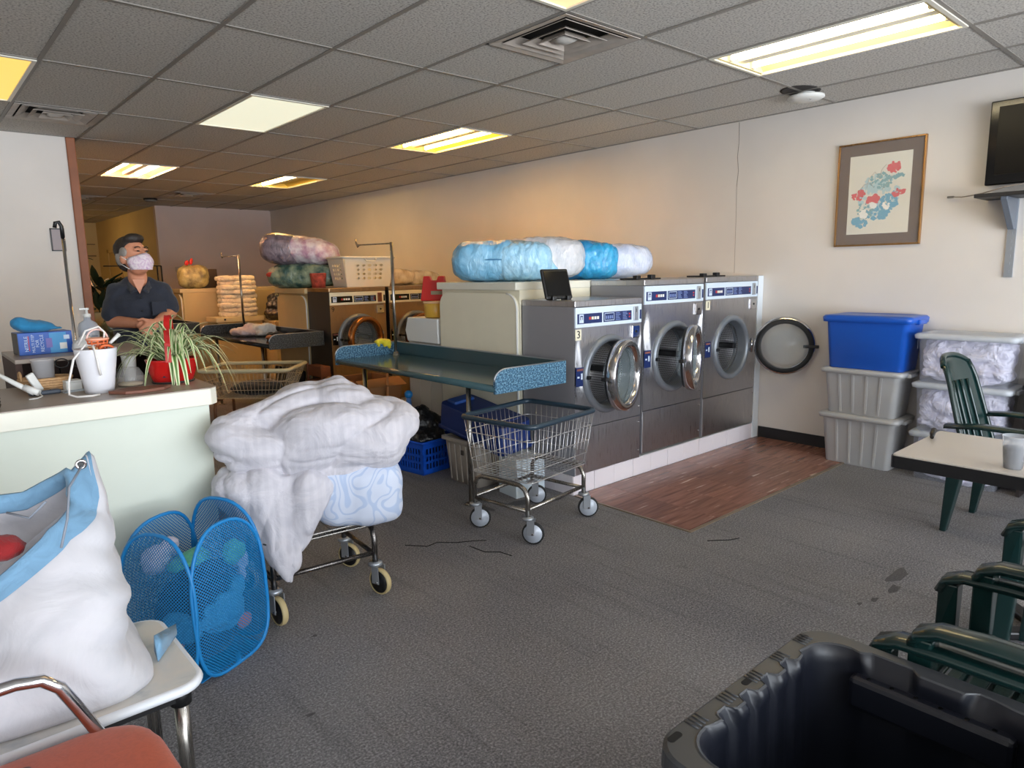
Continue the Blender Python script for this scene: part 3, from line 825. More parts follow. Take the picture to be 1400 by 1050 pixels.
    for a in (-3, 117, 237):
        c, s = cos(rad(a)), sin(rad(a)); rr = hr - .03
        part('lifter', M().box((rr * c, .17, rr * s), (.05, .3, .045), mat=Matrix.Rotation(rad(-a), 3, 'Y')), BLACK if a == -3 else STEELD, drm, bevel=.008)
    # door, hung on the right-hand hinge
    d = bpy.data.objects.new('door', None); d.empty_display_size = .1; COL.objects.link(d); d.parent = t
    d.location = (hr + .035, -.042, hz); d.rotation_euler = (0, 0, rad(door_deg))
    R = hr + .018
    c = (-hr - .035, 0, 0)
    dr = part('door_ring', ring_lathe([(R - .05, -.03), (R - .012, -.03), (R, -.015), (R, .03), (R - .008, .038), (R - .038, .04), (R - .052, .03), (R - .06, .004), (R - .06, -.02), (R - .05, -.03)], c), mat('bronze_chrome', (176, 120, 76), .2, 1) if copper else CHROME, d)
    part('door_gasket', ring_lathe([(R - .055, -.034), (R - .02, -.045), (R - .016, -.03)], c), RUBBER, d)
    part('door_glass', ring_lathe([(R - .056, .012), (R - .066, -.01), (R - .085, -.07), (R - .11, -.095), (0, -.1)], c, 40), GLASS, d)
    part('handle', M().bb(-hr - .035 - R - .02, .012, -.012, -hr - .035 - R + .1, .05, .012), BLACK, d, bevel=.005)
    return t
m_drum_mat = m_drum()
YW = 3.04; ZB = .155
washer('grey stainless washer marked 3, lower than its neighbours, nearest the wire cart', (3.583, YW, ZB - .02), .69, 1.165, '3', 17, STEEL, STEELD, True, hz=.66, depth=.5)
washer('taller stainless washer in the middle of the row of three by the right wall', (4.325, YW, ZB), .745, 1.265, '', 24, STEEL, STEELD, True, hz=.69, depth=.5)
washer('stainless washer with its round door swung wide open beside the right wall', (5.125, YW, ZB - .01), .79, 1.28, '1', 116, STEEL, STEELD, False, hz=.70, depth=.5)
washer('bronze-toned washer marked 9 below the white laundry basket', (3.62, 6.5, .12), .66, 1.24, '9', 14, STEELB, DARKSIDE, False, hz=.71, hr=.215, copper=True, group='washers of the second row')
washer('bronze-toned washer marked 8 right of washer 9, behind the chrome pole', (4.33, 6.5, .12), .68, 1.24, '8', 12, STEELB, DARKSIDE, False, hz=.71, hr=.215, copper=True, group='washers of the second row')
# tiled plinths, tile by tile
def plinth(name, x0, x1, y0, y1, h, label, tiles=True):
    t = thing(name, label, 'plinth', (x0, y0, 0))
    wpart('core', M().bb(x0 + .006, y0 + .006, 0, x1, y1, h), WHITE, t)
    if tiles:
        n = round((x1 - x0) / .203); s = (x1 - x0) / n
        me = mesh_of('tile', M().bb(.001, 0, .001, s - .001, .008, h - .002))
        for i in range(n):
            o = link('tile', me, TILEW, t, bevel=.0015, seg=1); o.location = (i * s, -.0015 * (i % 2), 0)
        n2 = 3; s2 = (y1 - y0) / n2
        me2 = mesh_of('tile', M().bb(0, .001, .001, .008, s2 - .001, h - .002))
        for i in range(n2):
            o = link('tile', me2, TILEW, t); o.location = (-.001, i * s2 + .006, 0)
    return t
plinth('tiled_plinth', 3.235, 5.555, YW + .012, 3.54, .135, 'low white-tiled plinth under the row of three stainless washers')
plinth('washer_plinth', 3.29, 4.68, 6.51, 7.0, .12, 'plinth under washers 9 and 8', False)
m = M().bb(5.535, YW + .0, 0, XW - .001, 3.53, 1.425)
solo('end_panel', m, mat('bluish_white_panel', (220, 228, 236), .5), 'narrow white end panel between the last washer and the right wall', 'panel', (5.57, 3.2, 0), bevel=.003)
# service bulkhead behind the washers
def bulkhead(x0, x1, y0, y1, z1, label, mt, capm, trim):
    t = thing('washer_bulkhead', label, 'bulkhead', (x0, y0, 0))
    wpart('body', M().bb(x0 + .03, y0, 0, x1, y1, z1), mt, t)
    R = Matrix(((0, 0, 1), (1, 0, 0), (0, 1, 0)))
    r = .11
    poly = [(y0, 0), (y1, 0)] + [(y1 - r + r * cos(rad(a)), z1 - .02 - r + r * sin(rad(a))) for a in range(0, 91, 15)] + [(y0 + r + r * cos(rad(a)), z1 - .02 - r + r * sin(rad(a))) for a in range(90, 181, 15)]
    wpart('side_panel', M().prism(poly, x0, x0 + .025, R), mt, t, bevel=.003)
    tr = M().tube([(x0 + .004, y0 + .004, .01)] + [(x0 + .004, y0 + .004, z1 - .14)] + [(x0 + .004, y0 + r + (r - .004) * cos(rad(a)), z1 - .02 - r + (r - .004) * sin(rad(a))) for a in range(180, 89, -15)], .007, 6)
    wpart('edge_trim', tr, trim, t)
    wpart('cap', M().bb(x0 - .01, y0 - .004, z1, x1, y1 + .02, z1 + .055), capm, t, bevel=.006)
    return t
bulkhead(3.2, 5.5, 3.552, 4.46, 1.365, 'beige service bulkhead behind the three stainless washers, bags on its cap', BEIGE, CREAM, WHITE)
bulkhead(3.27, 4.9, 7.0, 7.75, 1.3, 'tan service bulkhead behind washers 9 and 8, comforters on top', mat('tan_laminate', (196, 172, 126), .5, var=.03), mat('tan_cap', (204, 182, 138), .5), WHITE)
bulkhead(3.0, 4.6, 10.4, 11.1, 1.28, 'distant tan bulkhead by the mauve wall with a wrapped bundle on top', bpy.data.materials['tan_laminate'], bpy.data.materials['tan_cap'], WHITE)
# black lid hinges lying on the washers' tops
for k, (x, y, z, l) in enumerate(((4.15, 3.2, 1.42, .3), (5.02, 3.2, 1.425, .34))):
    t = thing('soap_lid', ('black soap-box lid on top of the middle washer', 'black soap-box lid on top of the last washer by the wall')[k], 'lid', (x, y, z))
    part('plate', M().bb(-l / 2, -.05, 0, l / 2, .1, .012), BLACK, t, bevel=.003)
    part('hinge_knob', M().bb(-l / 2, -.06, .0, -l / 2 + .05, -.02, .03), BLACK, t, bevel=.004)
    part('hinge_knob', M().bb(.02, -.06, .0, .07, -.02, .035), BLACK, t, bevel=.004)
# card terminal standing on washer 3
t = thing('card_terminal', 'black tilted card terminal on top of washer 3', 'terminal', (3.32, 3.26, 1.28), rad(-10))
part('foot', M().bb(-.07, -.03, 0, -.035, .05, .05), BLACK, t, bevel=.006)
part('foot', M().bb(.05, -.03, 0, .085, .05, .05), BLACK, t, bevel=.006)
R = Matrix.Rotation(rad(-18), 3, 'X')
part('screen_body', M().box((0, .03, .125), (.22, .025, .21), mat=R), BLACK, t, bevel=.012)
part('screen', M().box((.0, .017, .13), (.19, .004, .17), mat=R), BLACKG, t)

# ================================================================== FOLDING TABLES
def folding_table(label, loc, L, D, top, edge, z=.82, pole=True, group='laminate folding tables'):
    """local: x 0..D from the open front edge to the back, y 0..L along the table"""
    t = thing('folding_table', label, 'table', loc, 0, group)
    m = M().bb(.02, .012, z - .03, D, L - .012, z)
    m.tube([(.02, .012, z - .018), (.02, L - .012, z - .018)], .022, 10)
    part('tabletop', m, top, t)
    def splash(y):
        r = .07
        poly = [(0, z - .045), (D, z - .045), (D, z + .1), (r * 1.3, z + .1)] + [(r * 1.3 - r * 1.3 * sin(rad(a)), z + .03 + r * cos(rad(a))) for a in range(15, 91, 15)]
        R = Matrix(((1, 0, 0), (0, 0, 1), (0, 1, 0)))
        e = part('end_splash', M().prism(poly, 0, .022, R, (0, y, 0)), edge, t, bevel=.002)
        part('edge_band', M().tube([(x, y + .011, zz) for x, zz in poly[2:]], .006, 6), GALV, e)
    splash(0); splash(L - .022)
    bs = part('back_splash', M().bb(D - .022, .022, z, D, L - .022, z + .1), top, t, bevel=.002)
    part('edge_band', M().bb(D - .024, .022, z + .098, D + .001, L - .022, z + .103), GALV, bs)
    for y in (.34, L - .36):
        lg = part('leg', M().cyl((.06, y, 0), (.06, y, z - .03), .016, seg=14), CHROMED, t)
        part('floor_flange', M().lathe([(.016, .012), (.04, .01), (.042, 0), (0, 0)], (.06, y, 0), seg=16), CHROMED, lg)
    if pole:
        px, py = D - .1, L - .12
        pr = part('garment_pole', M().cyl((px, py, z), (px, py, z + .93), .013, seg=12), CHROMED, t)
        part('pole_collar', M().lathe([(.013, .03), (.022, .025), (.03, 0)], (px, py, z), seg=14), CHROMED, pr)
        part('hanger_arm', M().tube([(px, py, z + .92), (px - .01, py + .42, z + .925), (px - .012, py + .5, z + .925), (px - .012, py + .54, z + .93), (px - .012, py + .56, z + .96)], .006, 8), CHROMED, pr)
        part('end_hook', M().tube([(px - .012, py + .5, z + .925), (px - .012, py + .53, z + .91), (px - .01, py + .56, z + .94), (px - .005, py + .57, z + .98)], .007, 8), CHROME, pr)
    return t
folding_table('dark teal folding table with speckled blue ends beside the beige bulkhead', (2.58, 3.06, 0), 2.0, .6, TEAL, TEALS)
ft2 = folding_table('charcoal folding table strewn with clothes before the tan bulkhead', (2.68, 6.6, 0), 2.05, .58, DARKT, DARKS)
recopy(ft2, (2.3, 9.3, 0), 0, 'farthest charcoal folding table, near the man\'s elbow')
# chrome pole at the left, behind the counter
t = thing('garment_stand', 'tall chrome pole with a black hook end before the left wall', 'stand', (.8, 5.0, 0))
part('pole', M().cyl((0, 0, 0), (-.0, 0, 1.78), .0095, seg=12), CHROME, t)
part('base', M().lathe([(0, .03), (.03, .028), (.16, .012), (.165, 0), (0, 0)], seg=24), CHROMED, t)
part('hook', M().tube([(0, 0, 1.74), (0, 0, 1.81), (-.012, 0, 1.835), (-.03, 0, 1.83), (-.036, 0, 1.80)], .011, 8), BLACK, t)
# yellow rag on the pole of the teal table
bsolo('yellow_rag', [('e', (0, 0, .004), (.085, .02, .022)), ('c', (-.06, -.018, .0), (-.05, -.02, -.03), .022, .012), ('c', (.04, -.02, .0), (.05, -.02, -.055), .026, .010), ('c', (.0, -.02, .0), (.01, -.02, -.03), .022, .014)], m_cloth('yellow_cotton', (232, 214, 48), bump=.4, bscale=20),
      'yellow rag draped on the end of the dark teal folding table', 'rag', (3.02, 5.045, .93), voxel=.007, smooth=3, disp=(('CLOUDS', .05, .02),))

# ================================================================== CARTS
def caster(root, x, y, a, tyre, hub, wr=.063):
    """swivel caster under a leg: the wheel trails by a few centimetres"""
    c, s = cos(a), sin(a); ox, oy = x + .028 * c, y + .028 * s
    f = part('caster_fork', M().cyl((x, y, wr * 2 + .03), (x, y, wr * 2 + .07), .013, seg=10)
             .lathe([(0, .03), (.032, .028), (.034, .014), (.0, .012)], (x, y, wr * 2), seg=14)
             .box((ox - .022 * s - .01 * c, oy + .022 * c - .01 * s, wr * 1.55), (.042, .004, wr * 1.35), rz=a)
             .box((ox + .022 * s - .01 * c, oy - .022 * c - .01 * s, wr * 1.55), (.042, .004, wr * 1.35), rz=a), GALV, root)
    R = Matrix.Rotation(a, 3, 'Z') @ Matrix.Rotation(rad(90), 3, 'X')
    wl = part('wheel', M().lathe([(wr - .01, -.012), (wr - .004, -.014), (wr, -.008), (wr, .008), (wr - .004, .014), (wr - .01, .012)], (ox, oy, wr), seg=26, R=R), tyre, root)
    part('hub', M().lathe([(0, -.015), (.014, -.015), (.02, -.009), (wr - .012, -.013), (wr - .0095, -.0125), (wr - .0095, .0125), (.02, .009), (.014, .015), (0, .015)], (ox, oy, wr), seg=22, R=R), hub, wl)
    part('axle', M().cyl((ox + .028 * s, oy - .028 * c, wr), (ox - .028 * s, oy + .028 * c, wr), .006, seg=8), CHROME, wl)
def cart_frame(t, lx, ly, zb, tube, tyre, hub, angs, r=.0135, zl=.17):
    """two bent end hoops, rails and four casters; half sizes lx, ly; basket seat at zb"""
    for sx in (-1, 1):
        pts = [(sx * lx, -ly, .15), (sx * lx, -ly, zb - .06), (sx * lx, -ly + .02, zb - .02), (sx * lx, -ly + .06, zb), (sx * lx, ly - .06, zb), (sx * lx, ly - .02, zb - .02), (sx * lx, ly, zb - .06), (sx * lx, ly, .15)]
        part('leg_hoop', M().tube(pts, r, 10), tube, t)
        part('lower_rail', M().cyl((sx * lx, -ly, zl), (sx * lx, ly, zl), r * .85, seg=8), tube, t)
    for sy in (-1, 1): part('side_rail', M().cyl((-lx, sy * ly, zl + .01), (lx, sy * ly, zl + .01), r * .85, seg=8), tube, t)
    i = 0
    for sx in (-1, 1):
        for sy in (-1, 1):
            caster(t, sx * lx, sy * ly, angs[i], tyre, hub); i += 1
def wire_basket(t, hx0, hy0, hx1, hy1, z0, z1, rail, wire, n, railr=.016, mids=(.3, .62), bumper=True):
    """tapered basket of single wires: half sizes 0 at the bottom and 1 at the rim"""
    m = M(); r = .0022
    loop = lambda hx, hy, z, q=.04: [(x, y, z) for x, y in rrect(-hx, -hy, hx, hy, q, 4)]
    for f in mids:
        hx, hy = hx0 + (hx1 - hx0) * f, hy0 + (hy1 - hy0) * f
        m.tube(loop(hx, hy, z0 + (z1 - z0) * f), .003, 5, loop=True)
    m.tube(loop(hx0, hy0, z0), .0035, 5, loop=True)
    for i in range(n[0]):
        f = -1 + 2 * (i + .5) / n[0]
        m.tube([(f * hx1 * .97, -hy1, z1), (f * hx0 * .97, -hy0, z0), (f * hx0 * .97, hy0, z0), (f * hx1 * .97, hy1, z1)], r, 4)
    for i in range(n[1]):
        f = -1 + 2 * (i + .5) / n[1]
        m.tube([(-hx1, f * hy1 * .97, z1), (-hx0, f * hy0 * .97, z0), (hx0, f * hy0 * .97, z0), (hx1, f * hy1 * .97, z1)], r, 4)
    o = part('wire_basket', m, wire, t); o['kind'] = 'stuff'
    rm = part('rim', M().tube(loop(hx1, hy1, z1, .05), railr, 8, loop=True), rail, t)
    return rm
t = thing('laundry_cart', 'empty wire laundry cart with a blue-black rim before washer 3', 'cart', (2.7, 2.9, 0), rad(8), 'rolling laundry carts')
cart_frame(t, .27, .2, .325, CHROMED, RUBBER, mat('pale_blue_hub', (196, 204, 216), .4, .2), [rad(-62), rad(-50), rad(-46), rad(-54)], zl=.185)
wire_basket(t, .272, .225, .308, .265, .345, .67, mat('blue_black_rim', (42, 60, 74), .3), mat('bright_wire', (214, 214, 216), .3, .85), (15, 12), mids=(.22, .46, .74))
# second cart, under the quilt
t = thing('laundry_cart', 'dark-framed laundry cart with cream wheels carrying the heaped quilt', 'cart', (1.325, 2.945, 0), rad(-6), 'rolling laundry carts')
cart_frame(t, .235, .19, .33, m_steel('dark_chrome_tube', (120, 116, 114), .3), mat('cream_tyre', (186, 168, 124), .5), BLACK, [rad(-80), rad(130), rad(-70), rad(-60)], zl=.19)
m = M()
m.tube([(x, y, .352) for x, y in rrect(-.265, -.225, .265, .225, .04, 4)], .006, 6, loop=True).tube([(x, y, .372) for x, y in rrect(-.27, -.23, .27, .23, .04, 4)], .006, 6, loop=True)
for i in range(15): m.tube([(-.25 + .036 * i, -.225, .352), (-.25 + .036 * i, .225, .352)], .0022, 4)
o = part('wire_deck', m, CHROMED, t); o['kind'] = 'stuff'
# third cart at the back with a cream rim
t = thing('laundry_cart', 'rusty wire cart with a cream rim behind the spider plant', 'cart', (2.42, 6.35, 0), rad(-42), 'rolling laundry carts')
cart_frame(t, .31, .21, .37, mat('rusty_tube', (120, 86, 60), .5, .6), RUBBER, RUBBER, [rad(30), rad(80), rad(-60), rad(-90)])
wire_basket(t, .3, .22, .4, .29, .4, .66, mat('cream_rim', (206, 196, 160), .4), mat('pale_wire', (190, 176, 150), .4, .5), (20, 14), .018)
bsolo('laundry_bundle', [('e', (0, 0, .05), (.24, .17, .06)), ('e', (.1, .03, .07), (.14, .1, .05))], m_cloth('black_cotton', (24, 24, 26)), 'dark folded laundry lying in the cart with the cream rim', 'laundry', (2.42, 6.35, .41), rad(-42), voxel=.015, smooth=4, disp=(('CLOUDS', .1, .03),))
# ================================================================== QUILT ON THE DARK CART
qt = thing('quilt', 'lavender-white striped quilt heaped on the dark-framed cart, one corner hanging to the floor', 'quilt', (1.36, 2.9, .37), rad(-24.7))
Q = lambda a, b, z: (a, b, z - .37)
top = [('e', Q(.0, .02, .70), (.31, .24, .17), None, .8),
       ('e', Q(.26, -.02, .80), (.20, .22, .13)), ('e', Q(.38, .0, .80), (.09, .17, .085)),
       ('c', Q(.12, .08, .98), Q(.16, .02, .86), .05, .14), ('e', Q(.10, .05, .93), (.13, .15, .085)),
       ('c', Q(-.34, -.11, .82), Q(-.04, -.0, .93), .085, .085), ('e', Q(-.345, -.13, .79), (.095, .10, .10)), ('e', Q(-.02, .06, .93), (.15, .14, .07)),
       ('c', Q(-.31, -.13, .76), Q(.30, -.18, .74), .105, .08), ('e', Q(.05, -.15, .80), (.26, .12, .12)), ('e', Q(.28, -.14, .73), (.13, .11, .10))]
low = [('e', Q(-.31, -.13, .58), (.135, .12, .11)), ('c', Q(-.36, -.1, .60), Q(-.18, -.24, .30), .085, .04), ('c', Q(-.22, -.17, .60), Q(-.165, -.25, .30), .10, .04),
       ('c', Q(-.05, -.18, .60), Q(-.13, -.255, .27), .085, .035), ('c', Q(-.0, -.19, .58), Q(-.06, -.255, .42), .06, .025), ('c', Q(-.17, -.25, .34), Q(-.145, -.27, .195), .055, .016), ('e', Q(-.18, -.2, .5), (.13, .06, .16))]
bpart('folded_top', top, QUILT, qt, voxel=.010, smooth=12, disp=(('PUFF', .40, .034, (.6, 1, 1.9)), ('PUFF', .15, .010, (.5, 1, 1.8)), ('PUFF', .06, .0025, (.5, 1, 1.6))))
bpart('hanging_corner', low, QUILT, qt, voxel=.009, smooth=7, disp=(('PUFF', .26, .022, (1.7, 1, .45), 5.2), ('PUFF', .12, .008, (1.6, 1, .4)), ('PUFF', .05, .002, (1.5, 1, .4))))
bsolo('comforter', [('e', (.165, .0, .15), (.20, .22, .16), None, .5), ('e', (.24, -.1, .14), (.13, .14, .15), None, .6), ('e', (-.1, .03, .1), (.16, .18, .1))], SCROLL,
      'pale blue scroll-patterned comforter squeezed under the quilt on the dark cart', 'comforter', (1.36, 2.9, .375), rad(-24.7), voxel=.015, smooth=6, disp=(('CLOUDS', .12, .02),))

# ================================================================== COUNTER
CZ = 1.02
t = thing('service_counter', 'pale service counter with a taupe top at the left of the room', 'counter', (.2, 3.1, 0))
poly = [(XL, 3.05), (.965, 3.05), (1.0, 3.085), (1.02, 3.72), (XL, 3.72)]
wpart('countertop', M().prism(poly, CZ - .004, CZ), COUNTERT, t)
wpart('edge_band', M().prism(poly, CZ - .075, CZ - .004), CREAM, t, bevel=.004)
wpart('front_panel', M().bb(XL, 3.09, 0, .965, 3.11, CZ - .075), COUNTERW, t)
wpart('end_panel', M().bb(.945, 3.11, 0, .965, 3.66, CZ - .075), COUNTERW, t)
wpart('shelf', M().bb(XL, 3.12, .45, .93, 3.6, .47), COUNTERT, t)
# raised wooden step at the back of the counter
t = thing('counter_riser', 'low brown riser shelf at the back of the counter under the blue carton', 'shelf', (.5, 3.9, 0))
wpart('top_board', M().bb(.36, 3.74, 1.12, .95, 4.25, 1.14), COUNTERT, t, bevel=.003)
wpart('side_board', M().bb(.36, 3.74, 0, .385, 4.25, 1.12), mat('dark_red_wood', (70, 44, 34), .6), t)
wpart('side_board', M().bb(.925, 3.74, 0, .95, 4.25, 1.12), bpy.data.materials['dark_red_wood'], t)
wpart('back_board', M().bb(.385, 4.23, 0, .925, 4.25, 1.12), bpy.data.materials['dark_red_wood'], t)
# blue carton
t = thing('glove_carton', 'blue cardboard dispenser carton with white lettering on the counter riser', 'carton', (.51, 3.93, 1.14), rad(4))
CB = mat('carton_blue', (30, 86, 176), .4); CBL = mat('carton_photo_blue', (64, 150, 206), .45); CSIDE = mat('carton_grey_side', (96, 92, 88), .6)
part('box', M().bb(-.11, -.0, 0, .11, .13, .105), CB, t, bevel=.002)
part('side_face', M().bb(-.1115, .004, .002, -.11, .126, .103), CSIDE, t)
part('photo_print', M().bb(.015, -.001, .004, .085, 0, .1), CBL, t)
part('photo_print', M().bb(.0, -.0015, .03, .025, -.0005, .075), mat('violet_print', (120, 110, 180), .5), t)
part('white_print', M().bb(.055, -.002, .02, .085, -.001, .05), WHITE, t)
part('white_print', M().bb(.074, -.002, .066, .098, -.001, .086), DECALW, t)
part('red_print', M().bb(-.071, -.002, .02, -.068, -.001, .09), RED, t)
for i, (s_, z_, x_) in enumerate((('NITRILE', .021, -.079), ('MULTI STEP', .0165, -.052), ('FOR', .019, -.035), ('RECYCLE', .02, -.016))):
    letter('lettering', s_, z_, DECALW, t, (x_, -.002, .053), (rad(90), rad(-90), 0))
fl = bsolo('crumpled_hat', [('e', (0, 0, 0), (.085, .05, .03)), ('e', (-.05, 0, .012), (.04, .045, .035)), ('e', (.075, .0, -.012), (.04, .03, .008))], m_cloth('blue_nonwoven', (40, 128, 176), bump=.3, bscale=18), 'crumpled blue cloth hat lying on the lettered carton', 'hat', (.475, 3.97, 1.272), rad(-6), voxel=.007, smooth=4, disp=(('CLOUDS', .05, .015),))
# pump bottle
t = thing('pump_bottle', 'clear pump bottle of hand sanitizer standing on the riser', 'bottle', (.73, 4.15, 1.14))
part('bottle', M().lathe([(0, 0), (.045, 0), (.048, .01), (.048, .1), (.04, .125), (.017, .14), (.015, .155), (0, .155)], seg=24), m_clear('bottle_plastic', (200, 208, 220), .6, .2), t)
part('collar', M().lathe([(.0, .155), (.018, .155), (.018, .172), (.007, .174), (.006, .195), (0, .195)], seg=16), WHITE, t)
part('nozzle', M().lathe([(.0, .193), (.012, .193), (.012, .203), (0, .204)], seg=14).box((-.016, -.004, .199), (.034, .011, .008)), WHITE, t)
part('label_print', M().bb(-.0, -.05, .055, .03, -.047, .062), mat('grey_print', (120, 128, 140), .6), t)
# tissue / cotton pack
bsolo('tissue_pack', [('e', (0, 0, .03), (.06, .045, .03), None, .6), ('e', (.0, 0, .06), (.035, .03, .025))], mat('tissue_white', (226, 226, 224), .8), 'white tissue pack on the riser beside the white pot', 'tissue', (.66, 3.86, 1.14), voxel=.008, smooth=3, disp=(('CLOUDS', .04, .02),))
# small items at the left
t = thing('clear_tub', 'small clear plastic tub standing in the wicker basket', 'tub', (.435, 3.52, 1.05))
part('wall', M().lathe([(0, 0), (.036, 0), (.043, .1), (.046, .102), (.046, .106)], seg=24), m_clear('frosted_tub', (196, 196, 200), .55, .3), t)
t = thing('wicker_basket', 'small oval wicker basket on the counter behind the grey gadget', 'basket', (.44, 3.53, 1.02))
WICK = mat('wicker', (196, 156, 112), .7, var=.2, vscale=60, bump=.8, bscale=120)
S = Matrix.Diagonal((1.15, .8, 1)).to_3x3()
part('floor', M().lathe([(0, .004), (.065, .004), (.066, 0)], R=S, seg=24), WICK, t)
for k in range(5): part('coil', M().tube([(1.15 * (.068 + .004 * k) * cos(2 * pi * i / 28), .8 * (.068 + .004 * k) * sin(2 * pi * i / 28), .008 + .011 * k) for i in range(28)], .0068, 6, loop=True), WICK, t)
part('handle', M().tube([(-.09 + .0 * i, .0 + .04 * cos(pi * i / 8), .05 + .035 * sin(pi * i / 8)) for i in range(9)], .005, 6), WICK, t)
t = thing('grey_gadget', 'dark grey handheld gadget lying before the wicker basket', 'gadget', (.415, 3.4, 1.02), rad(5))
part('body', M().bb(-.055, -.02, 0, .055, .025, .018), mat('slate_plastic', (66, 74, 86), .45), t, bevel=.006)
part('screen', M().bb(-.03, -.012, .018, .02, .016, .0195), BLACKG, t)
t = thing('cordless_wand', 'white slender wand leaning on the counter at the far left', 'wand', (.345, 3.36, 1.03))
part('shaft', M().tube([(.03, 0, .006), (-.03, .04, .05), (-.11, .09, .115)], [.012, .010, .006], 10), WHITE, t)
part('grip', M().tube([(.045, -.01, .005), (.0, .02, .03)], .014, 10), WHITE, t)
part('cable', M().tube([(.045, -.01, .005), (.05, -.05, -.004), (.03, -.08, -.006), (.0, -.09, -.006)], .0025, 6), WHITE, t)
t = thing('white_charger', 'white charger block leaning against the wicker basket', 'charger', (.39, 3.44, 1.02), rad(20))
part('body', M().box((0, .0, .045), (.03, .016, .09), mat=Matrix.Rotation(rad(-25), 3, 'Y')), WHITE, t, bevel=.004)
part('lead', M().tube([(.02, -.01, .01), (.05, -.06, .004), (.07, -.09, .004), (.05, -.11, .004)], .0025, 6), mat('grey_lead', (140, 140, 140), .5), t)
for i in range(9):
    m = M().lathe([(0, 0), (.045, 0), (.046, .003), (.045, .006), (0, .006)], seg=20)
    o = solo('coaster', m, mat('dark_coaster', (62, 54, 44), .7) if i == 0 else bpy.data.materials['dark_coaster'], 'dark round coaster, ' + ('lowest', 'second from the bottom', 'third from the bottom', 'fourth from the bottom', 'middle one', 'fourth from the top', 'third from the top', 'second from the top', 'topmost')[i] + ' of the stack at the left picture edge', 'coaster', (0, 0, 0), 'stack of dark coasters')
    o.location = (.2 + .002 * (i % 2), 3.18, 1.02 + .0062 * i)
t = thing('eyeglasses', 'black-rimmed eyeglasses propped between basket and pot', 'glasses', (.55, 3.62, 1.1), rad(-20))
for dx in (-.032, .032): part('rim', M().tube([(dx + .027 * cos(a * pi / 8), 0, .02 + .02 * sin(a * pi / 8)) for a in range(16)], .003, 6, loop=True), BLACK, t)
part('bridge', M().tube([(-.006, 0, .026), (0, 0, .03), (.006, 0, .026)], .0025, 6), BLACK, t)
for dx in (-.058, .058): part('temple', M().tube([(dx, 0, .024), (dx * 1.03, .08, .0), (dx * 1.02, .1, -.08)], .0028, 6), BLACK, t)
t = thing('small_white_box', 'small white box on the counter beside the big white pot', 'box', (.525, 3.46, 1.02), rad(8))
part('body', M().bb(-.03, -.025, 0, .03, .03, .034), WHITE, t, bevel=.003); part('lid', M().bb(-.032, -.027, .034, .032, .032, .042), WHITE, t, bevel=.003)
t = thing('paper_sheet', 'white paper lying on the counter under the small box', 'paper', (.53, 3.42, 1.0202), rad(15))
part('sheet', M().bb(-.06, -.04, 0, .04, .05, .0012), mat('blue_white_paper', (206, 218, 230), .7), t)
# white pot full of odds and ends
t = thing('white_pot', 'large white plastic pot full of cables and odds and ends on the counter', 'pot', (.595, 3.29, 1.02))
part('wall', M().lathe([(0, .006), (.05, .0), (.054, .0), (.062, .06), (.074, .14), (.079, .184), (.077, .186), (.070, .13), (.056, .02), (0, .016)], seg=40), mat('white_pot_plastic', (230, 230, 236), .3), t)
t = thing('orange_basket', 'little orange plastic basket sitting in the white pot', 'basket', (.61, 3.31, 1.19), rad(10))
m = M()
for k in range(4): m.tube([((.03 + .003 * k) * cos(2 * pi * i / 20), (.026 + .003 * k) * sin(2 * pi * i / 20), .008 + .013 * k) for i in range(20)], .003, 5, loop=True)
part('rim', M().tube([(.04 * cos(2 * pi * i / 20), .036 * sin(2 * pi * i / 20), .052) for i in range(20)], .005, 6, loop=True), mat('pale_orange', (240, 170, 140), .4), t)
part('lattice', m, ORANGE, t)
for i in range(10): part('rib', M().cyl((.03 * cos(i * pi / 5), .026 * sin(i * pi / 5), 0), (.04 * cos(i * pi / 5), .036 * sin(i * pi / 5), .052), .003, seg=5), ORANGE, t)
part('handle', M().tube([(.04 * cos(a * pi / 10), 0, .052 + .04 * sin(a * pi / 10)) for a in range(11)], .004, 6), mat('pale_orange_handle', (240, 200, 190), .4), t)
part('base', M().lathe([(0, 0), (.03, 0), (.03, .004)], seg=16), ORANGE, t)
lsolo('cable_coil', M().tube([(.022 * cos(i * .5), .02 * sin(i * .5), .0015 * i) for i in range(30)], .004, 6), mat('tan_cable', (214, 164, 120), .5), 'coiled tan cable in the white pot', 'cable', (.572, 3.245, 1.17))
lsolo('orange_clip', M().tube([(.025 * cos(i * .42), .012 * sin(i * .42), .016 * sin(i * .42)) for i in range(15)], .006, 6, loop=True), ORANGE, 'orange ring clip at the rim of the white pot', 'clip', (.63, 3.255, 1.2))
wc = M().tube([(.0, 0, .19), (-.04, -.03, .205), (-.09, -.05, .15), (-.115, -.05, .06), (-.12, -.06, .01), (-.1, -.1, .004), (-.05, -.115, .004), (-.02, -.1, .004)], .0045, 7)
wc.tube([(.0, .0, .19), (-.02, -.07, .2), (-.015, -.083, .17), (-.01, -.085, .11), (-.005, -.08, .08)], .0045, 7)
wc.tube([(-.06, .0, .2), (-.03, -.01, .26), (.02, .0, .275), (.04, .0, .25), (.035, 0, .22)], .004, 7)
cb = lsolo('white_cable', wc, mat('white_cable', (230, 226, 222), .4), 'white cable looping out of the white pot on to the counter', 'cable', (.595, 3.29, 1.02))
part('plug', M().tube([(.06, .02, .2), (.1, .03, .235)], [.006, .009], 8), WHITE, cb)
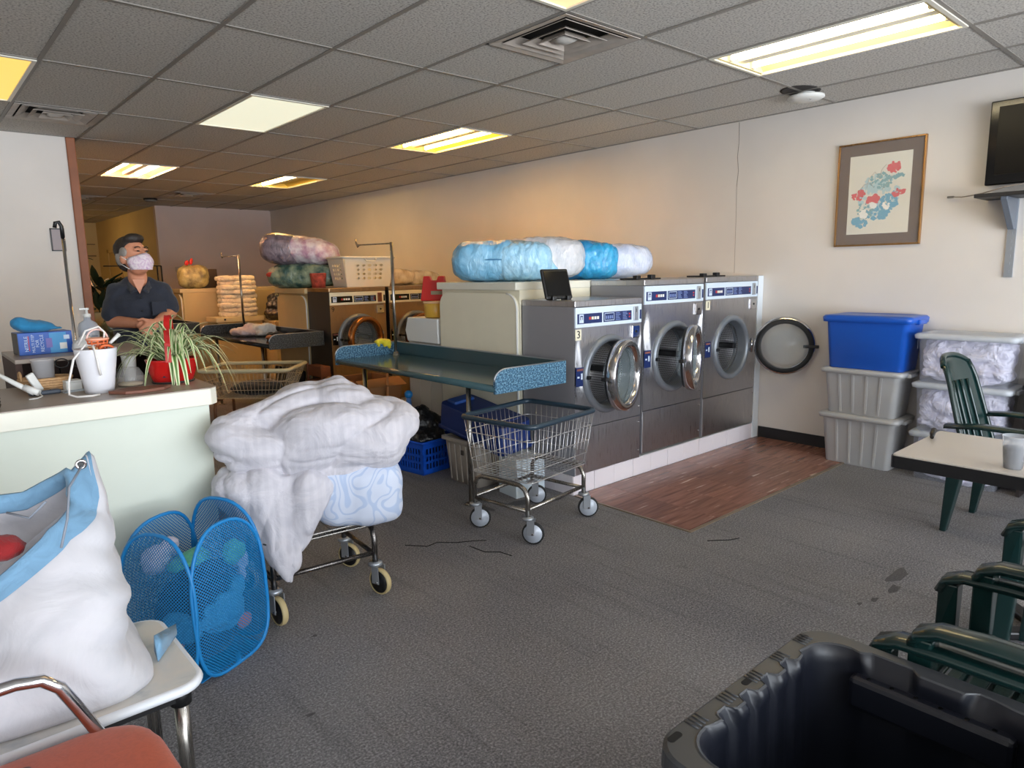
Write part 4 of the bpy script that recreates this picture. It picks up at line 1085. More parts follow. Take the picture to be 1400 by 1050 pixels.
# glass jar and cups
t = thing('glass_jar', 'squat glass jar with pale powder between the pots', 'jar', (.735, 3.39, 1.02))
part('glass', M().lathe([(0, 0), (.05, 0), (.054, .01), (.054, .05), (.04, .075), (.036, .08)], seg=28), m_clear('jar_glass', (170, 168, 166), .3, .08), t)
part('powder', M().lathe([(0, .003), (.048, .003), (.05, .012), (0, .016)], seg=24), mat('powder', (222, 204, 170), .9), t)
t = thing('paper_cup', 'white paper cup standing behind the glass jar', 'cup', (.765, 3.52, 1.02))
part('wall', M().lathe([(0, 0), (.024, 0), (.031, .118), (.033, .12), (.031, .122), (.024, .006), (0, .006)], seg=24), WHITE, t)
lsolo('leather_pad', M().prism([(-.11, .0), (-.06, -.065), (.0, -.08), (.09, -.055), (.13, -.0), (.06, .03), (-.03, .045)], 0, .014), mat('brown_leather', (122, 78, 62), .6, var=.1), 'flat reddish brown leather pad on the counter edge between the pots', 'pad', (.715, 3.19, 1.02), bevel=.003)
# spider plant
t = thing('spider_plant', 'variegated spider plant in a red handled planter on the counter corner', 'plant', (.905, 3.36, 1.02))
planter = part('planter', M().lathe([(0, .004), (.075, .0), (.085, .004), (.1, .05), (.108, .1), (.112, .108), (.104, .108), (.094, .06), (.08, .09), (0, .092)], R=Matrix.Diagonal((1, .8, 1)).to_3x3(), seg=36), mat('red_glaze', (186, 26, 24), .2, coat=.4), t)
part('base_rim', M().lathe([(0, -.0), (.088, -.0), (.092, .006), (.08, .012), (0, .012)], R=Matrix.Diagonal((1, .8, 1)).to_3x3(), seg=30), mat('dark_base', (50, 44, 42), .5), planter)
part('soil', M().lathe([(0, .098), (.1, .094)], R=Matrix.Diagonal((1, .8, 1)).to_3x3(), seg=24), mat('soil', (58, 44, 34), .95), planter)
part('handle', M().loft([[(x, -.012, z), (x, .012, z), (x + nx, .012, z + nz), (x + nx, -.012, z + nz)] for x, z, nx, nz in [((.1 + .0) * cos(a), .1 + .2 * sin(a), .006 * cos(a), .006 * sin(a)) for a in [rad(v) for v in range(0, 181, 12)]]], True, True, False), mat('red_handle', (190, 30, 28), .3), planter).rotation_euler = (0, 0, rad(68))
INKT = mat('dark_tree_print', (40, 34, 52), .5)
def tree_print(a):
    m = M()
    for k in range(4):
        zz = .03 + .014 * k; hw = .016 - .0036 * k
        for da0, da1, z0, z1 in ((-hw, hw, zz, zz + .012),):
            pts = []
            for j in range(5):
                f = j / 4; aa = a + (da0 + (da1 - da0) * f) / .1
                pts.append(aa)
            lo = [(1.012 * (.0945 + (z0 - .04) * .2) * cos(q), 1.012 * .8 * (.0945 + (z0 - .04) * .2) * sin(q), z0) for q in pts]
            q = a; hi = (1.012 * (.0945 + (z1 - .036) * .2) * cos(q), 1.012 * .8 * (.0945 + (z1 - .036) * .2) * sin(q), z1)
            m.add(lo + [hi], [(i, i + 1, 5) for i in range(4)])
    return m
for a in (-125, -62): part('tree_motif', tree_print(rad(a)), INKT, planter)
def leaf_mesh(L, lift, reach, droop, w, seed):
    r = random.Random(seed); n = 9
    me = bpy.data.meshes.new('leaf'); vs = []; fs = []; uv = []
    for i in range(n + 1):
        s = i / n
        x = reach * L * (s ** .85); z = lift * L * (s - .0) * (1.35 - s) * 1.6 - droop * L * s ** 3
        hw = w * (1 - s ** 2.2) * (.6 + .4 * min(1, s * 5)) + .0006
        tw = .5 * s * (r.random() - .5)
        vs += [(x, -hw, z + hw * .5), (x, 0, z), (x, hw, z + hw * .5)]
    for i in range(n):
        for k in (0, 1): fs.append((i * 3 + k, i * 3 + k + 1, i * 3 + k + 4, i * 3 + k + 3))
    me.from_pydata(vs, [], fs); ul = me.uv_layers.new()
    for p in me.polygons:
        for li, vi in zip(p.loop_indices, p.vertices): ul.data[li].uv = ((vi % 3) / 2, (vi // 3) / n)
    me.polygons.foreach_set('use_smooth', [True] * len(fs)); me.materials.append(LEAF)
    return me
rl = random.Random(11)
LM = [leaf_mesh(.2 + .035 * (k % 4), .38 + .16 * (k % 3), .62 + .1 * (k % 5), .02 + .16 * (k % 4), .0088, k) for k in range(12)] + [leaf_mesh(.3, .35, .78, .75, .0105, 30 + k) for k in range(3)] + [leaf_mesh(.26, .2, .42, 1.0, .012, 40)]
for i in range(84):
    k = i % 12
    o = bpy.data.objects.new('leaf', LM[k]); COL.objects.link(o); o.parent = t
    a = rl.random() * 2 * pi; q = .05 * sqrt(rl.random())
    o.location = (q * 1.3 * cos(a + .5), q * sin(a + .5), .1)
    o.rotation_euler = (0, rad(rl.uniform(-38, 10)), a); s = rl.uniform(.75, 1.12); o.scale = (s, 1.15, s)
for a, k, s in ((-30, 12, 1.05), (-22, 13, 1.1), (-45, 14, .95), (-8, 12, .9), (-15, 14, 1.05), (-98, 15, 1.15), (-84, 15, 1.35), (-106, 15, .9), (160, 12, .9), (175, 13, .95), (150, 14, .85), (-140, 14, .75)):
    o = bpy.data.objects.new('leaf', LM[k]); COL.objects.link(o); o.parent = t
    o.location = (.03 * cos(rad(a)), .03 * sin(rad(a)), .105); o.rotation_euler = (0, 0, rad(a)); o.scale = (s, 1.3, s)

# ================================================================== BLUE POP-UP HAMPER
t = thing('laundry_hamper', 'bright blue mesh pop-up hamper full of clothes before the counter', 'hamper', (.745, 2.735, 0), rad(27))
HW = .185
BLT = mat('blue_piping', (24, 128, 196), .45)
def hpanel(lean, hgt):
    """net panel in its own plane: arched top, bound with piping"""
    n = 40; out = []
    for i in range(n):
        a = 2 * pi * i / n; c, s = cos(a), sin(a)
        e = .55 if s < 0 else .8
        x = HW * math.copysign(abs(c) ** e, c); z = hgt / 2 + hgt / 2 * math.copysign(abs(s) ** e, s)
        out.append((x, z))
    return out
for k, (lean, hgt) in enumerate(((.05, .57), (.06, .6), (.05, .56), (.04, .56))):
    R = Matrix.Rotation(rad(90 * k), 3, 'Z'); pts = hpanel(lean, hgt)
    P = lambda x, z: R @ Vector((x, -HW - .035 * sin(pi * min(1, z / hgt)) * (1 - (x / HW) ** 2) + lean * (z / hgt) ** 2 * .6, z + .004))
    me = bpy.data.meshes.new('net_panel'); vs = [P(x, z) for x, z in pts] + [P(0, hgt / 2)]
    rings = [[(x * f, hgt / 2 + (z - hgt / 2) * f) for x, z in pts] for f in (1, .75, .5, .25)]
    vs = []; q2 = []
    for rg in rings:
        for x, z in rg: vs.append(P(x, z)); q2.append((x, z))
    vs.append(P(0, hgt / 2)); q2.append((0, hgt / 2)); n = len(pts); fs = []
    for r_ in range(3):
        for i in range(n): fs.append((r_ * n + i, r_ * n + (i + 1) % n, (r_ + 1) * n + (i + 1) % n, (r_ + 1) * n + i))
    for i in range(n): fs.append((3 * n + i, 3 * n + (i + 1) % n, 4 * n))
    me.from_pydata(vs, [], fs); ul = me.uv_layers.new()
    for p in me.polygons:
        for li, vi in zip(p.loop_indices, p.vertices): ul.data[li].uv = (q2[vi][0], q2[vi][1])
    me.polygons.foreach_set('use_smooth', [True] * len(fs))
    pn = link('net_panel', me, NET, t)
    part('piping', M().tube([P(x, z) for x, z in pts], .0075, 6, loop=True), BLT, pn)
part('floor_panel', M().bb(-HW + .03, -HW + .03, .002, HW - .03, HW - .03, .006), BLT, t)
part('corner_gusset', M().bb(-.012, -HW - .002, .01, .012, -HW + .002, .05), BLT, t)
def garment(label, prims, mt, rz=27, voxel=.012, loc=(.745, 2.735, .008), disp=(('CLOUDS', .08, .03), ('MARBLE', .06, .012))):
    return bsolo('garment', prims, mt, label, 'garment', loc, rad(rz), 'clothes in the blue hamper', voxel=voxel, smooth=3, disp=disp)
C_ = lambda n, c: m_cloth(n, c, bump=.6, bscale=16)
garment('black garments filling the lower half of the blue hamper', [('e', (0, .0, .17), (.135, .135, .16), None, .6)], C_('black_jersey', (34, 36, 44)))
garment('sky blue shirt bunched behind the net at the hamper\'s near edge', [('e', (.0, -.13, .2), (.11, .03, .08)), ('e', (-.13, -.05, .19), (.035, .09, .06)), ('c', (.02, -.14, .2), (.08, -.13, .29), .04, .03)], C_('sky_blue_jersey', (84, 168, 222)), voxel=.008)
garment('orange shirt pressed low against the hamper\'s left net', [('e', (-.145, -.0, .14), (.02, .07, .06)), ('e', (.09, -.15, .12), (.04, .018, .035))], C_('orange_jersey', (236, 128, 84)), voxel=.007)
garment('mint green printed garment on top in the blue hamper', [('e', (-.0, .02, .39), (.10, .07, .035)), ('e', (.1, -.1, .4), (.05, .05, .06))], C_('mint_jersey', (104, 196, 160)))
garment('black and white printed shirt folded into the hamper opening', [('e', (.02, -.06, .36), (.09, .06, .035)), ('e', (-.06, -.04, .36), (.05, .05, .03))], C_('black_print_jersey', (20, 20, 22)))
garment('white printed shirt at the back of the blue hamper', [('e', (-.08, .1, .41), (.07, .05, .06)), ('e', (.0, .13, .42), (.05, .03, .05))], C_('white_print_jersey', (214, 206, 222)))
garment('pale lilac cloth showing through the right net of the hamper', [('e', (.13, -.09, .37), (.02, .04, .06)), ('c', (.12, -.12, .37), (.12, -.12, .3), .03, .02)], C_('lilac_jersey', (196, 200, 232)), voxel=.007)

# ================================================================== LOW MARBLED TABLE AND WHITE CANVAS BAG
t = thing('side_table', 'low table with a marbled top and steel legs under the white canvas bag', 'table', (.08, 2.0, 0))
pl_ = rrect(-.42, 1.79, .485, 2.24, .06, 6)
wpart('tabletop', M().prism(pl_, .425, .45), MARBLE, t, bevel=.004)
wpart('edge_band', M().tube([(x, y, .437) for x, y in pl_], .0135, 8, loop=True), mat('white_edge', (226, 230, 236), .4), t)
wpart('apron', M().bb(-.39, 1.83, .385, .455, 2.2, .424), BLACK, t)
for x, y in ((.44, 1.85), (.44, 2.19), (-.37, 1.85), (-.37, 2.19)):
    lg = wpart('leg', M().cyl((x, y, .035), (x, y, .41), .019, seg=18), CHROMED, t)
    wpart('socket', M().cyl((x, y, .37), (x, y, .42), .027, seg=18), BLACK, lg)
    wpart('foot', M().cyl((x, y, 0), (x, y, .04), .014, seg=14).lathe([(.016, .04), (.023, .038), (.023, .034), (.016, .032)], (x, y, 0), seg=14), GALV, lg)
t = thing('canvas_bag', 'large white canvas laundry bag with a blue hem slumped on the low table', 'bag', (.2, 2.05, .45), rad(-5.6))
Bz = lambda a, b, z: (a, b, z - .45)
def sm_(x, a, b):
    x = max(0, min(1, (x - a) / (b - a))); return x * x * (3 - 2 * x)
def bag_pt(th, f, inset=0):
    """point of the bag at angle th round it and height fraction f; the rim is low in front and rises to a peak at the back right corner"""
    c, s = cos(th), sin(th)
    ex = .42 + .35 * f
    ca, sa = math.copysign(abs(c) ** ex, c), math.copysign(abs(s) ** ex, s)
    zl = f * .45
    wa = (.365 - .06 * sm_(f, 0, .25) * (1 if c > 0 else 0) - .07 * sm_(f, .8, 1) * (1 if c > 0 else .3)) * (1 - .04 * cos(6 * f)) - inset
    wb = .235 + .03 * sin(pi * min(1, f * 1.6)) - .10 * sm_(f, .5, 1) - inset
    a = -.145 + wa * ca; b = .0 + .03 * f + wb * sa
    zf = .80 + .73 * (a + .082); zf = max(.745, min(.965, zf))
    zr = .925 + .55 * max(0, a + .02) + .115 * math.exp(-((a - .145) / .045) ** 2)
    zt = zf + (zr - zf) * sm_(s, -.3, .3)
    z = .45 + (zt - .45) * f
    w = f * (1 - f) * 4
    n1 = noise.noise(Vector((a * 3.1, b * 3.1, z * 6 + 2))); n2 = abs(noise.noise(Vector((a * 5 + 4, b * 5, z * 9 + a * 6))))
    d = .022 * n1 + .016 * (min(1, 2.5 * n2) - .6)
    d *= .35 + .65 * w
    return (a + d * c, b + d * s * (1 if s < 0 else .6), z - .45 + .004)
NT_ = 96
rows = [[bag_pt(2 * pi * k / NT_, f) for k in range(NT_)] for f in [0] + [i / 40 for i in range(1, 36)]]
base = [[(-.145 + (x + .145) * .9, y * .9, z - .003) for x, y, z in rows[0]]]
part('sack', M().loft(base + rows, True, False, True).loft([base[0], [(-.145, 0, .001)] * NT_], True, False, False), CANVAS, t)
hem = [[bag_pt(2 * pi * k / NT_, f, -.003) for k in range(NT_)] for f in (.86, .9, .95, 1.0)]
lin = [[bag_pt(2 * pi * k / NT_, f, .008) for k in range(NT_)] for f in (.998, .95, .89)]
part('hem_band', M().loft(hem + lin, True, False, True), DENIM, t)
part('lining', M().loft([[bag_pt(2 * pi * k / NT_, f, .012) for k in range(NT_)] for f in (.89, .8, .68)] + [[(-.145, .02, .29)] * NT_], True, False, True), CANVAS, t)
part('bag_corner', M().loft([[(x + .225 + .022 * k, y - .05 + .02 * k, z + .038 + .006 * k) for x, y, z in ((0, -.03 * (1 - k / 3), -.035), (0, .03 * (1 - k / 3), -.03), (0, .0, .03 * (1 - k / 3) - .0))] for k in range(4)], True, True, True), DENIM, t)
pxa = lambda x, y: (.129 + (x - 125) * .00169, 1.083 - (y - 608) * .00209)
a_, z_ = pxa(112, 640)
part('grommet', M().lathe([(.007, -.004), (.013, -.004), (.014, 0), (.013, .004), (.007, .004), (.007, -.004)], Bz(a_, -.005, z_), R=Matrix.Rotation(rad(90), 3, 'X'), seg=20), CHROME, t)
part('grommet_hole', M().lathe([(0, .0), (.008, .0)], Bz(a_, -.006, z_), R=Matrix.Rotation(rad(90), 3, 'X'), seg=14), BLACK, t)
a2, z2 = pxa(72, 718)
part('cord', M().tube([Bz(a_, -.01, z_ - .005), Bz(*[(pxa(92, 660)[0]), -.06, pxa(92, 660)[1]]), Bz(pxa(84, 690)[0], -.12, pxa(84, 690)[1]), Bz(a2, -.15, z2)], .003, 6), mat('grey_cord', (130, 138, 150), .7), t)
a3, z3 = pxa(62, 672); 
part('cord', M().tube([Bz(a3, -.06, z3), Bz(pxa(40, 690)[0], -.05, pxa(40, 690)[1]), Bz(pxa(14, 684)[0], -.01, pxa(14, 684)[1])], .003, 6), bpy.data.materials['grey_cord'], t)
bsolo('red_garment', [('e', (0, 0, 0), (.05, .04, .03))], C_('red_jersey', (140, 18, 22)), 'red garment peeping out of the mouth of the white canvas bag', 'garment', (.12, 2.02, .845), voxel=.01, smooth=3, disp=(('CLOUDS', .05, .02),))

# ================================================================== RUST ARMCHAIR AT THE BOTTOM LEFT
t = thing('armchair', 'rust vinyl armchair with a bent chrome arm at the bottom left corner', 'chair', (.05, 1.42, 0))
m = M(); 
bt = bpart('seat', [('e', (.0, .0, .455), (.285, .285, .045), None, .45)], RUST, t, voxel=.012, smooth=4)
part('seat_button', M().ell((.03, .19, .50), (.014, .014, .006), None, 12, 6), mat('dark_rust', (84, 34, 22), .5), t)
part('backrest', M().prism(rrect(-.26, .55, .26, .86, .09, 5), -.03, .03, Matrix(((0, 0, 1), (1, 0, 0), (0, 1, 0))), (-.33, 0, 0)), RUST, t, bevel=.02)
for s in (1, -1):
    y = .262 * s
    part('arm', M().tube([(.30, y, 0), (.2, y, .42), (.14, y, .56), (.115, y, .615), (.085, y, .645), (.04, y, .655), (-.16, y, .655), (-.3, y, .64), (-.34, y, .5), (-.36, y, 0)], .0135, 12), CHROME, t)
part('seat_rail', M().bb(-.24, -.26, .395, .2, .26, .412), CHROMED, t)
# ================================================================== STORAGE BINS BY THE RIGHT WALL
def bin_(name, label, loc, W, D, h, body_m, lid_m, taper=.035, ribs=4, lidh=.035, group=None, cat='bin', over=.022):
    """local: x = width, y = depth, front face at -y"""
    t = thing(name, label, cat, loc, rad(-90), group)
    def rg(f, z): return [(x, y, z) for x, y in rrect(-W / 2 + taper * (1 - f), -D / 2 + taper * .6 * (1 - f), W / 2 - taper * (1 - f), D / 2 - taper * .6 * (1 - f), .04, 5)]
    part('body', M().loft([rg(0, .0), rg(.06, .002), rg(.94, h - lidh - .006), rg(1, h - lidh)], True, True, True), body_m, t)
    for i in range(ribs):
        x = (-.5 + (i + 1) / (ribs + 1)) * W * .92
        part('rib', M().add([(x * .9 - .008, -D / 2 + taper * .6 - .002, .015), (x * .9 + .008, -D / 2 + taper * .6 - .002, .015), (x + .008, -D / 2 - .003, h - lidh - .012), (x - .008, -D / 2 - .003, h - lidh - .012)], [(0, 1, 2, 3)]), body_m, t, solid=.006)
    o = over
    lg = lambda d, z: [(x, y, z) for x, y in rrect(-W / 2 - d, -D / 2 - d, W / 2 + d, D / 2 + d, .045, 5)]
    ld = part('lid', M().loft([lg(o, h - lidh - .004), lg(o + .004, h - lidh * .4), lg(o - .008, h - lidh * .12), lg(-.03, h), lg(-.05, h - .006)], True, True, True), lid_m, t)
    for s in (-1, 1):
        part('lid_handle', M().bb(s * (W / 2 + o) - .02, -.07, h - lidh - .012, s * (W / 2 + o) + .02, .07, h - lidh * .5), lid_m, ld, bevel=.008)
    return t
BL = 5.42
bin_('storage_bin', 'grey ribbed storage bin on the floor, bottom of the stack by the right wall', (BL, 2.055, 0), .53, .33, .39, GREYBIN, GREYBIN, group='lidded storage bins')
bin_('storage_bin', 'grey ribbed storage bin in the middle, directly under the blue bin', (BL, 2.05, .39), .54, .33, .347, GREYBIN, GREYBIN, group='lidded storage bins')
b = bin_('storage_bin', 'bright blue lidded storage bin on top of two grey bins', (BL, 2.035, .737), .58, .34, .40, BLUEBIN, BLUEBIN, taper=.03, ribs=0, lidh=.05, group='lidded storage bins')
part('sticker', M().bb(.292, .02, .16, .297, .06, .24), mat('bin_sticker', (170, 180, 200), .6), b)
CLR = m_clear('clear_bin', (226, 230, 244), .22, .12); CLRL = m_clear('clear_lid', (214, 220, 228), .72, .25)
for k, (z, h, lab) in enumerate(((0, .345, 'clear bin of white bedding on the floor, half hidden by the table'), (.345, .345, 'clear bin of white bedding in the middle of its stack behind the green chair'), (.69, .34, 'clear lidded bin of white bedding on top of the stack beside the blue bin'))):
    bin_('storage_bin', lab, (BL, 1.405, z), .55 - .01 * (2 - k), .35, h, CLR, CLRL, taper=.02, ribs=0, group='clear bins of bedding')
    bsolo('bedding', [('e', (0, 0, h / 2 - .02), (.158, .25, h / 2 - .026), None, .3)], m_cloth('lilac_white_cotton', (232, 230, 246), bump=1, bscale=9, col2=(190, 188, 214), wr=.05) if k == 0 else bpy.data.materials['lilac_white_cotton'],
          ('white bedding packed in the bottom clear bin', 'white bedding packed in the middle clear bin', 'white bedding packed in the top clear bin')[k], 'bedding', (BL, 1.405, z + .006), voxel=.012, smooth=2, disp=(('PUFF', .16, .035, (1, .7, 1.8)), ('PUFF', .07, .012, (1, .7, 1.8))))
# dark stand with a wrapped bundle at the right edge
t = thing('dark_stand', 'dark low stand at the right picture edge behind the green chair', 'stand', (BL, .75, 0))
wpart('top_board', M().bb(5.24, .42, .70, 5.6, 1.06, .73), BLACK, t, bevel=.003)
for y in (.44, 1.02): wpart('side_board', M().bb(5.25, y, 0, 5.59, y + .02, .7), mat('dark_walnut', (40, 32, 30), .6), t)
wpart('back_board', M().bb(5.57, .46, 0, 5.59, 1.02, .7), bpy.data.materials['dark_walnut'], t)
wpart('shelf', M().bb(5.25, .46, .3, 5.57, 1.02, .32), bpy.data.materials['dark_walnut'], t)
bsolo('wrapped_laundry', [('e', (0, 0, .16), (.15, .23, .15)), ('e', (-.05, .12, .06), (.1, .12, .05))], m_plastic_wrap('wrapped_brown_white', (120, 104, 96), (226, 222, 222), scale=14), 'clear plastic bag of patterned laundry at the right edge on the dark stand', 'laundry', (5.42, .84, .735), voxel=.014, smooth=3, disp=(('CLOUDS', .08, .04), ('MARBLE', .06, .015)))

# ================================================================== RIGHT-HAND TABLE, CUP, GREEN CHAIRS
t = thing('cafe_table', 'small table with a beige top and black edge at the right', 'table', (3.22, .55, 0))
tp_ = rrect(2.93, .12, 3.5, 1.0, .015, 3)
wpart('tabletop', M().prism(tp_, .712, .74), mat('beige_tabletop', (196, 188, 178), .3, var=.02), t, bevel=.003)
wpart('edge_band', M().prism(rrect(2.925, .115, 3.505, 1.005, .018, 3), .685, .733), BLACK, t)
wpart('pedestal', M().cyl((3.3, .5, .03), (3.3, .5, .69), .035, seg=18), BLACK, t)
wpart('foot', M().box((3.3, .5, .018), (.5, .06, .035), rz=rad(45)).box((3.3, .5, .018), (.5, .06, .035), rz=rad(-45)), BLACK, t, bevel=.008)
t = thing('drink_cup', 'clear plastic cup with dark drink on the beige table', 'cup', (3.02, .615, .74))
part('wall', M().lathe([(0, 0), (.03, 0), (.041, .12), (.043, .122), (.041, .123), (.03, .004), (0, .004)], seg=26), CLEAR, t)
part('drink', M().lathe([(0, .004), (.029, .005), (.036, .08), (0, .08)], seg=24), mat('dark_drink', (34, 36, 52), .2), t)
t = thing('clip_handle', 'small black clip on the far left corner of the beige table', 'clip', (3.33, .98, .74))
part('body', M().tube([(.06, .02, .004), (.02, .0, .03), (-.05, -.015, .012)], [.008, .012, .008], 8), BLACK, t)
def green_chair(label, loc, rz, arm=.60, seat=.40, back=.86, w=.25, group='dark green plastic armchairs'):
    """moulded garden chair facing local +y: arms that turn down into the front legs"""
    t = thing('garden_chair', label, 'chair', loc, rz, group)
    # seat frame and slats
    m = M().bb(-w + .02, .19, seat - .04, w - .02, .235, seat + .004).bb(-w + .02, -.2, seat - .03, w - .02, -.165, seat + .0)
    m.bb(-w + .02, -.2, seat - .03, -w + .06, .22, seat + .002).bb(w - .06, -.2, seat - .03, w - .02, .22, seat + .002)
    part('seat_frame', m, GREEN, t, bevel=.01)
    for i in range(7):
        y = -.15 + .049 * i
        part('seat_slat', M().bb(-w + .05, y, seat - .012, w - .05, y + .038, seat + .001 - .012 * sin(pi * i / 6)), GREEN, t, bevel=.005)
    # backrest: curved shell with raised ribs
    def bp(u, v, off=0):
        x = (u - .5) * 2 * (w - .015 - .05 * v * v); z = seat - .02 + (back - seat + .02) * v
        top = 1 - .0 * v
        y = -.2 - .17 * v - .05 * (1 - (2 * u - 1) ** 2) + .03
        zz = z - (.05 * abs(2 * u - 1) ** 3) * (v > .8) * (v - .8) * 5
        return (x, y + off, zz)
    part('backrest', M().sheet(lambda u, v: bp(u, v), 12, 14), GREEN, t, solid=.012)
    for i in range(5):
        u0 = .2 + .15 * i
        part('back_rib', M().tube([bp(u0, .08 + .66 * k / 6, .012) for k in range(7)], .009, 6), GREEN, t)
    part('top_rail', M().tube([bp(k / 10, .985, .0) for k in range(11)], .017, 8), GREEN, t)
    for s in (-1, 1):
        part('back_stile', M().tube([bp(.5 + .49 * s, k / 8, .004) for k in range(9)], .014, 8), GREEN, t)
        # arm: flat band, bending down to the front leg
        path = [(s * w, -.28, arm - .02), (s * w, -.1, arm + .0), (s * w, .1, arm), (s * w, .2, arm - .004), (s * w, .245, arm - .022), (s * w, .262, arm - .06)]
        m = M(); rows = []
        for i, p in enumerate(path):
            hw = .038 if i < 5 else .034
            n = Vector((0, 0, 1)) if i < 3 else Vector((0, sin((i - 2) * .5), cos((i - 2) * .5)))
            p = Vector(p)
            rows.append([p + Vector((-hw, 0, 0)) - n * .012, p + Vector((-hw, 0, 0)) + n * .004, p + Vector((-hw * .6, 0, 0)) + n * .012, p + Vector((hw * .6, 0, 0)) + n * .012, p + Vector((hw, 0, 0)) + n * .004, p + Vector((hw, 0, 0)) - n * .012])
        m.loft(rows, True, True, True)
        part('armrest', m, GREEN, t)
        part('leg', M().loft([[(s * w - .03, .25 + dy, z), (s * w + .03, .25 + dy, z), (s * w + .03 - .01 * k, .2 + dy, z), (s * w - .03 + .01 * k, .2 + dy, z)] for z, dy, k in ((arm - .03, .012, 0), (seat, .012, 1), (0, .035, 1))], True, True, False), GREEN, t, bevel=.005)
        part('leg', M().loft([[(s * (w - .02) - k, -.17 + dy, z), (s * (w - .02) + k, -.17 + dy, z), (s * (w - .02) + k, -.25 + dy + .05 * q, z), (s * (w - .02) - k, -.25 + dy + .05 * q, z)] for z, dy, k, q in ((seat, .0, .04, 0), (.0, -.07, .024, 1))], True, True, False), GREEN, t, bevel=.005)
    return t
g0 = green_chair('dark green plastic armchair tall-backed behind the beige table, before the clear bins', (4.5, .90, 0), pi - rad(3), arm=.63, seat=.42, back=.98, w=.245)
green_chair('lower dark green armchair of the two stacked beside the black tub', (1.97, .335, 0), 0)
green_chair('upper dark green armchair stacked on another beside the black tub', (1.97, .25, .055), 0)
green_chair('dark green armchair tucked under the beige table, only an arm and its post in view', (2.965, .29, 0), 0, arm=.645, seat=.42, back=.86)

# ================================================================== BLACK TUB IN THE FOREGROUND
t = thing('black_tub', 'big open black plastic tub in the right foreground with a notched rim', 'tub', (1.32, .45, 0))
X0, X1, Y0, Y1, ZR = .985, 1.672, .16, .735, .575
def wave(pts, cx, cy):
    """push the inner outline in and out in square steps along the sides"""
    out = []
    for x, y in pts:
        out.append((x, y))
    return out
def side_pts(inset, amp, z):
    """outline walked with many points; steps of the rim follow the long and short sides"""
    x0, x1, y0, y1 = X0 + inset, X1 - inset, Y0 + inset, Y1 - inset
    r = .075; P = []
    sq = lambda s, n: amp * max(-1, min(1, 3.5 * sin(2 * pi * n * s + .9))) * min(1, 8 * s) * min(1, 8 * (1 - s))
    N = 60
    for i in range(N): s = i / N; P.append((x0 + r + (x1 - x0 - 2 * r) * s, y0 - sq(s, 4)))
    for k in range(8): a = rad(-90 + 90 * k / 8); P.append((x1 - r + r * cos(a), y0 + r + r * sin(a)))
    for i in range(N): s = i / N; P.append((x1 + sq(s, 1.5), y0 + r + (y1 - y0 - 2 * r) * s))
    for k in range(8): a = rad(90 * k / 8); P.append((x1 - r + r * cos(a), y1 - r + r * sin(a)))
    for i in range(N): s = i / N; P.append((x1 - r - (x1 - x0 - 2 * r) * s, y1 + sq(s, 5)))
    for k in range(8): a = rad(90 + 90 * k / 8); P.append((x0 + r + r * cos(a), y1 - r + r * sin(a)))
    for i in range(N): s = i / N; P.append((x0 - sq(s, 3), y1 - r - (y1 - y0 - 2 * r) * s))
    for k in range(8): a = rad(180 + 90 * k / 8); P.append((x0 + r + r * cos(a), y0 + r + r * sin(a)))
    return [(x, y, z) for x, y in P]
m = M().loft([side_pts(.09, .0, .14), side_pts(.08, 0, .16), side_pts(.070, .0, .3), side_pts(.061, .001, .535), side_pts(.059, .010, .552), side_pts(.055, .011, .568), side_pts(.050, .011, .576)], True, False, True)
wpart('inner_wall', m, TUBM, t)
wpart('floor', M().bb(X0 + .07, Y0 + .07, .13, X1 - .07, Y1 - .07, .142), TUBM, t)
wpart('floor_ridge', M().tube([(1.45 + .07 * cos(a * pi / 12), .5 + .06 * sin(a * pi / 12), .145) for a in range(24)], .009, 6, loop=True), TUBM, t)
m = M().loft([side_pts(.050, .011, .576), side_pts(.046, .010, .579), side_pts(.043, .010, .577), side_pts(.006, 0, .577), side_pts(0, 0, .572), side_pts(-.002, 0, .535)], True, False, False)
rim = wpart('rim', m, TUBR, t)
wpart('outer_wall', M().loft([side_pts(-.002, 0, .535), side_pts(.012, 0, .535), side_pts(.06, 0, .0)], True, False, True), TUBM, t)
for x in (1.045, 1.32, 1.585): wpart('rim_slot', M().prism(rrect(x - .019, Y1 - .03, x + .019, Y1 - .014, .007, 4), .5765, .578), DUCT, rim)
for i in range(5):
    for j in range(4): wpart('rim_groove', M().cyl((1.1 + .115 * i + .012 * j, Y1 - .04, .5772), (1.1 + .115 * i + .012 * j, Y1 - .008, .5772), .0028, seg=5), TUBR, rim)
lg = wpart('handle_ledge', M().bb(X1 - .092, .27, .45, X1 - .05, .60, .53), TUBM, t, bevel=.012)
for i in range(6): wpart('drain_dot', M().cyl((X1 - .072, .31 + .05 * i, .5298), (X1 - .072, .31 + .05 * i, .5312), .005, seg=8), BLACKG, lg)
for i in (): wpart('wall_rib', M().tube([(1.1 + .13 * i, Y1 - .064, .53), (1.1 + .125 * i, Y1 - .082, .2)], .004, 6), TUBM, t)
wpart('wall_rib', M().tube([(X1 - .062, .655, .55), (X1 - .084, .65, .2)], .008, 6), TUBM, t)

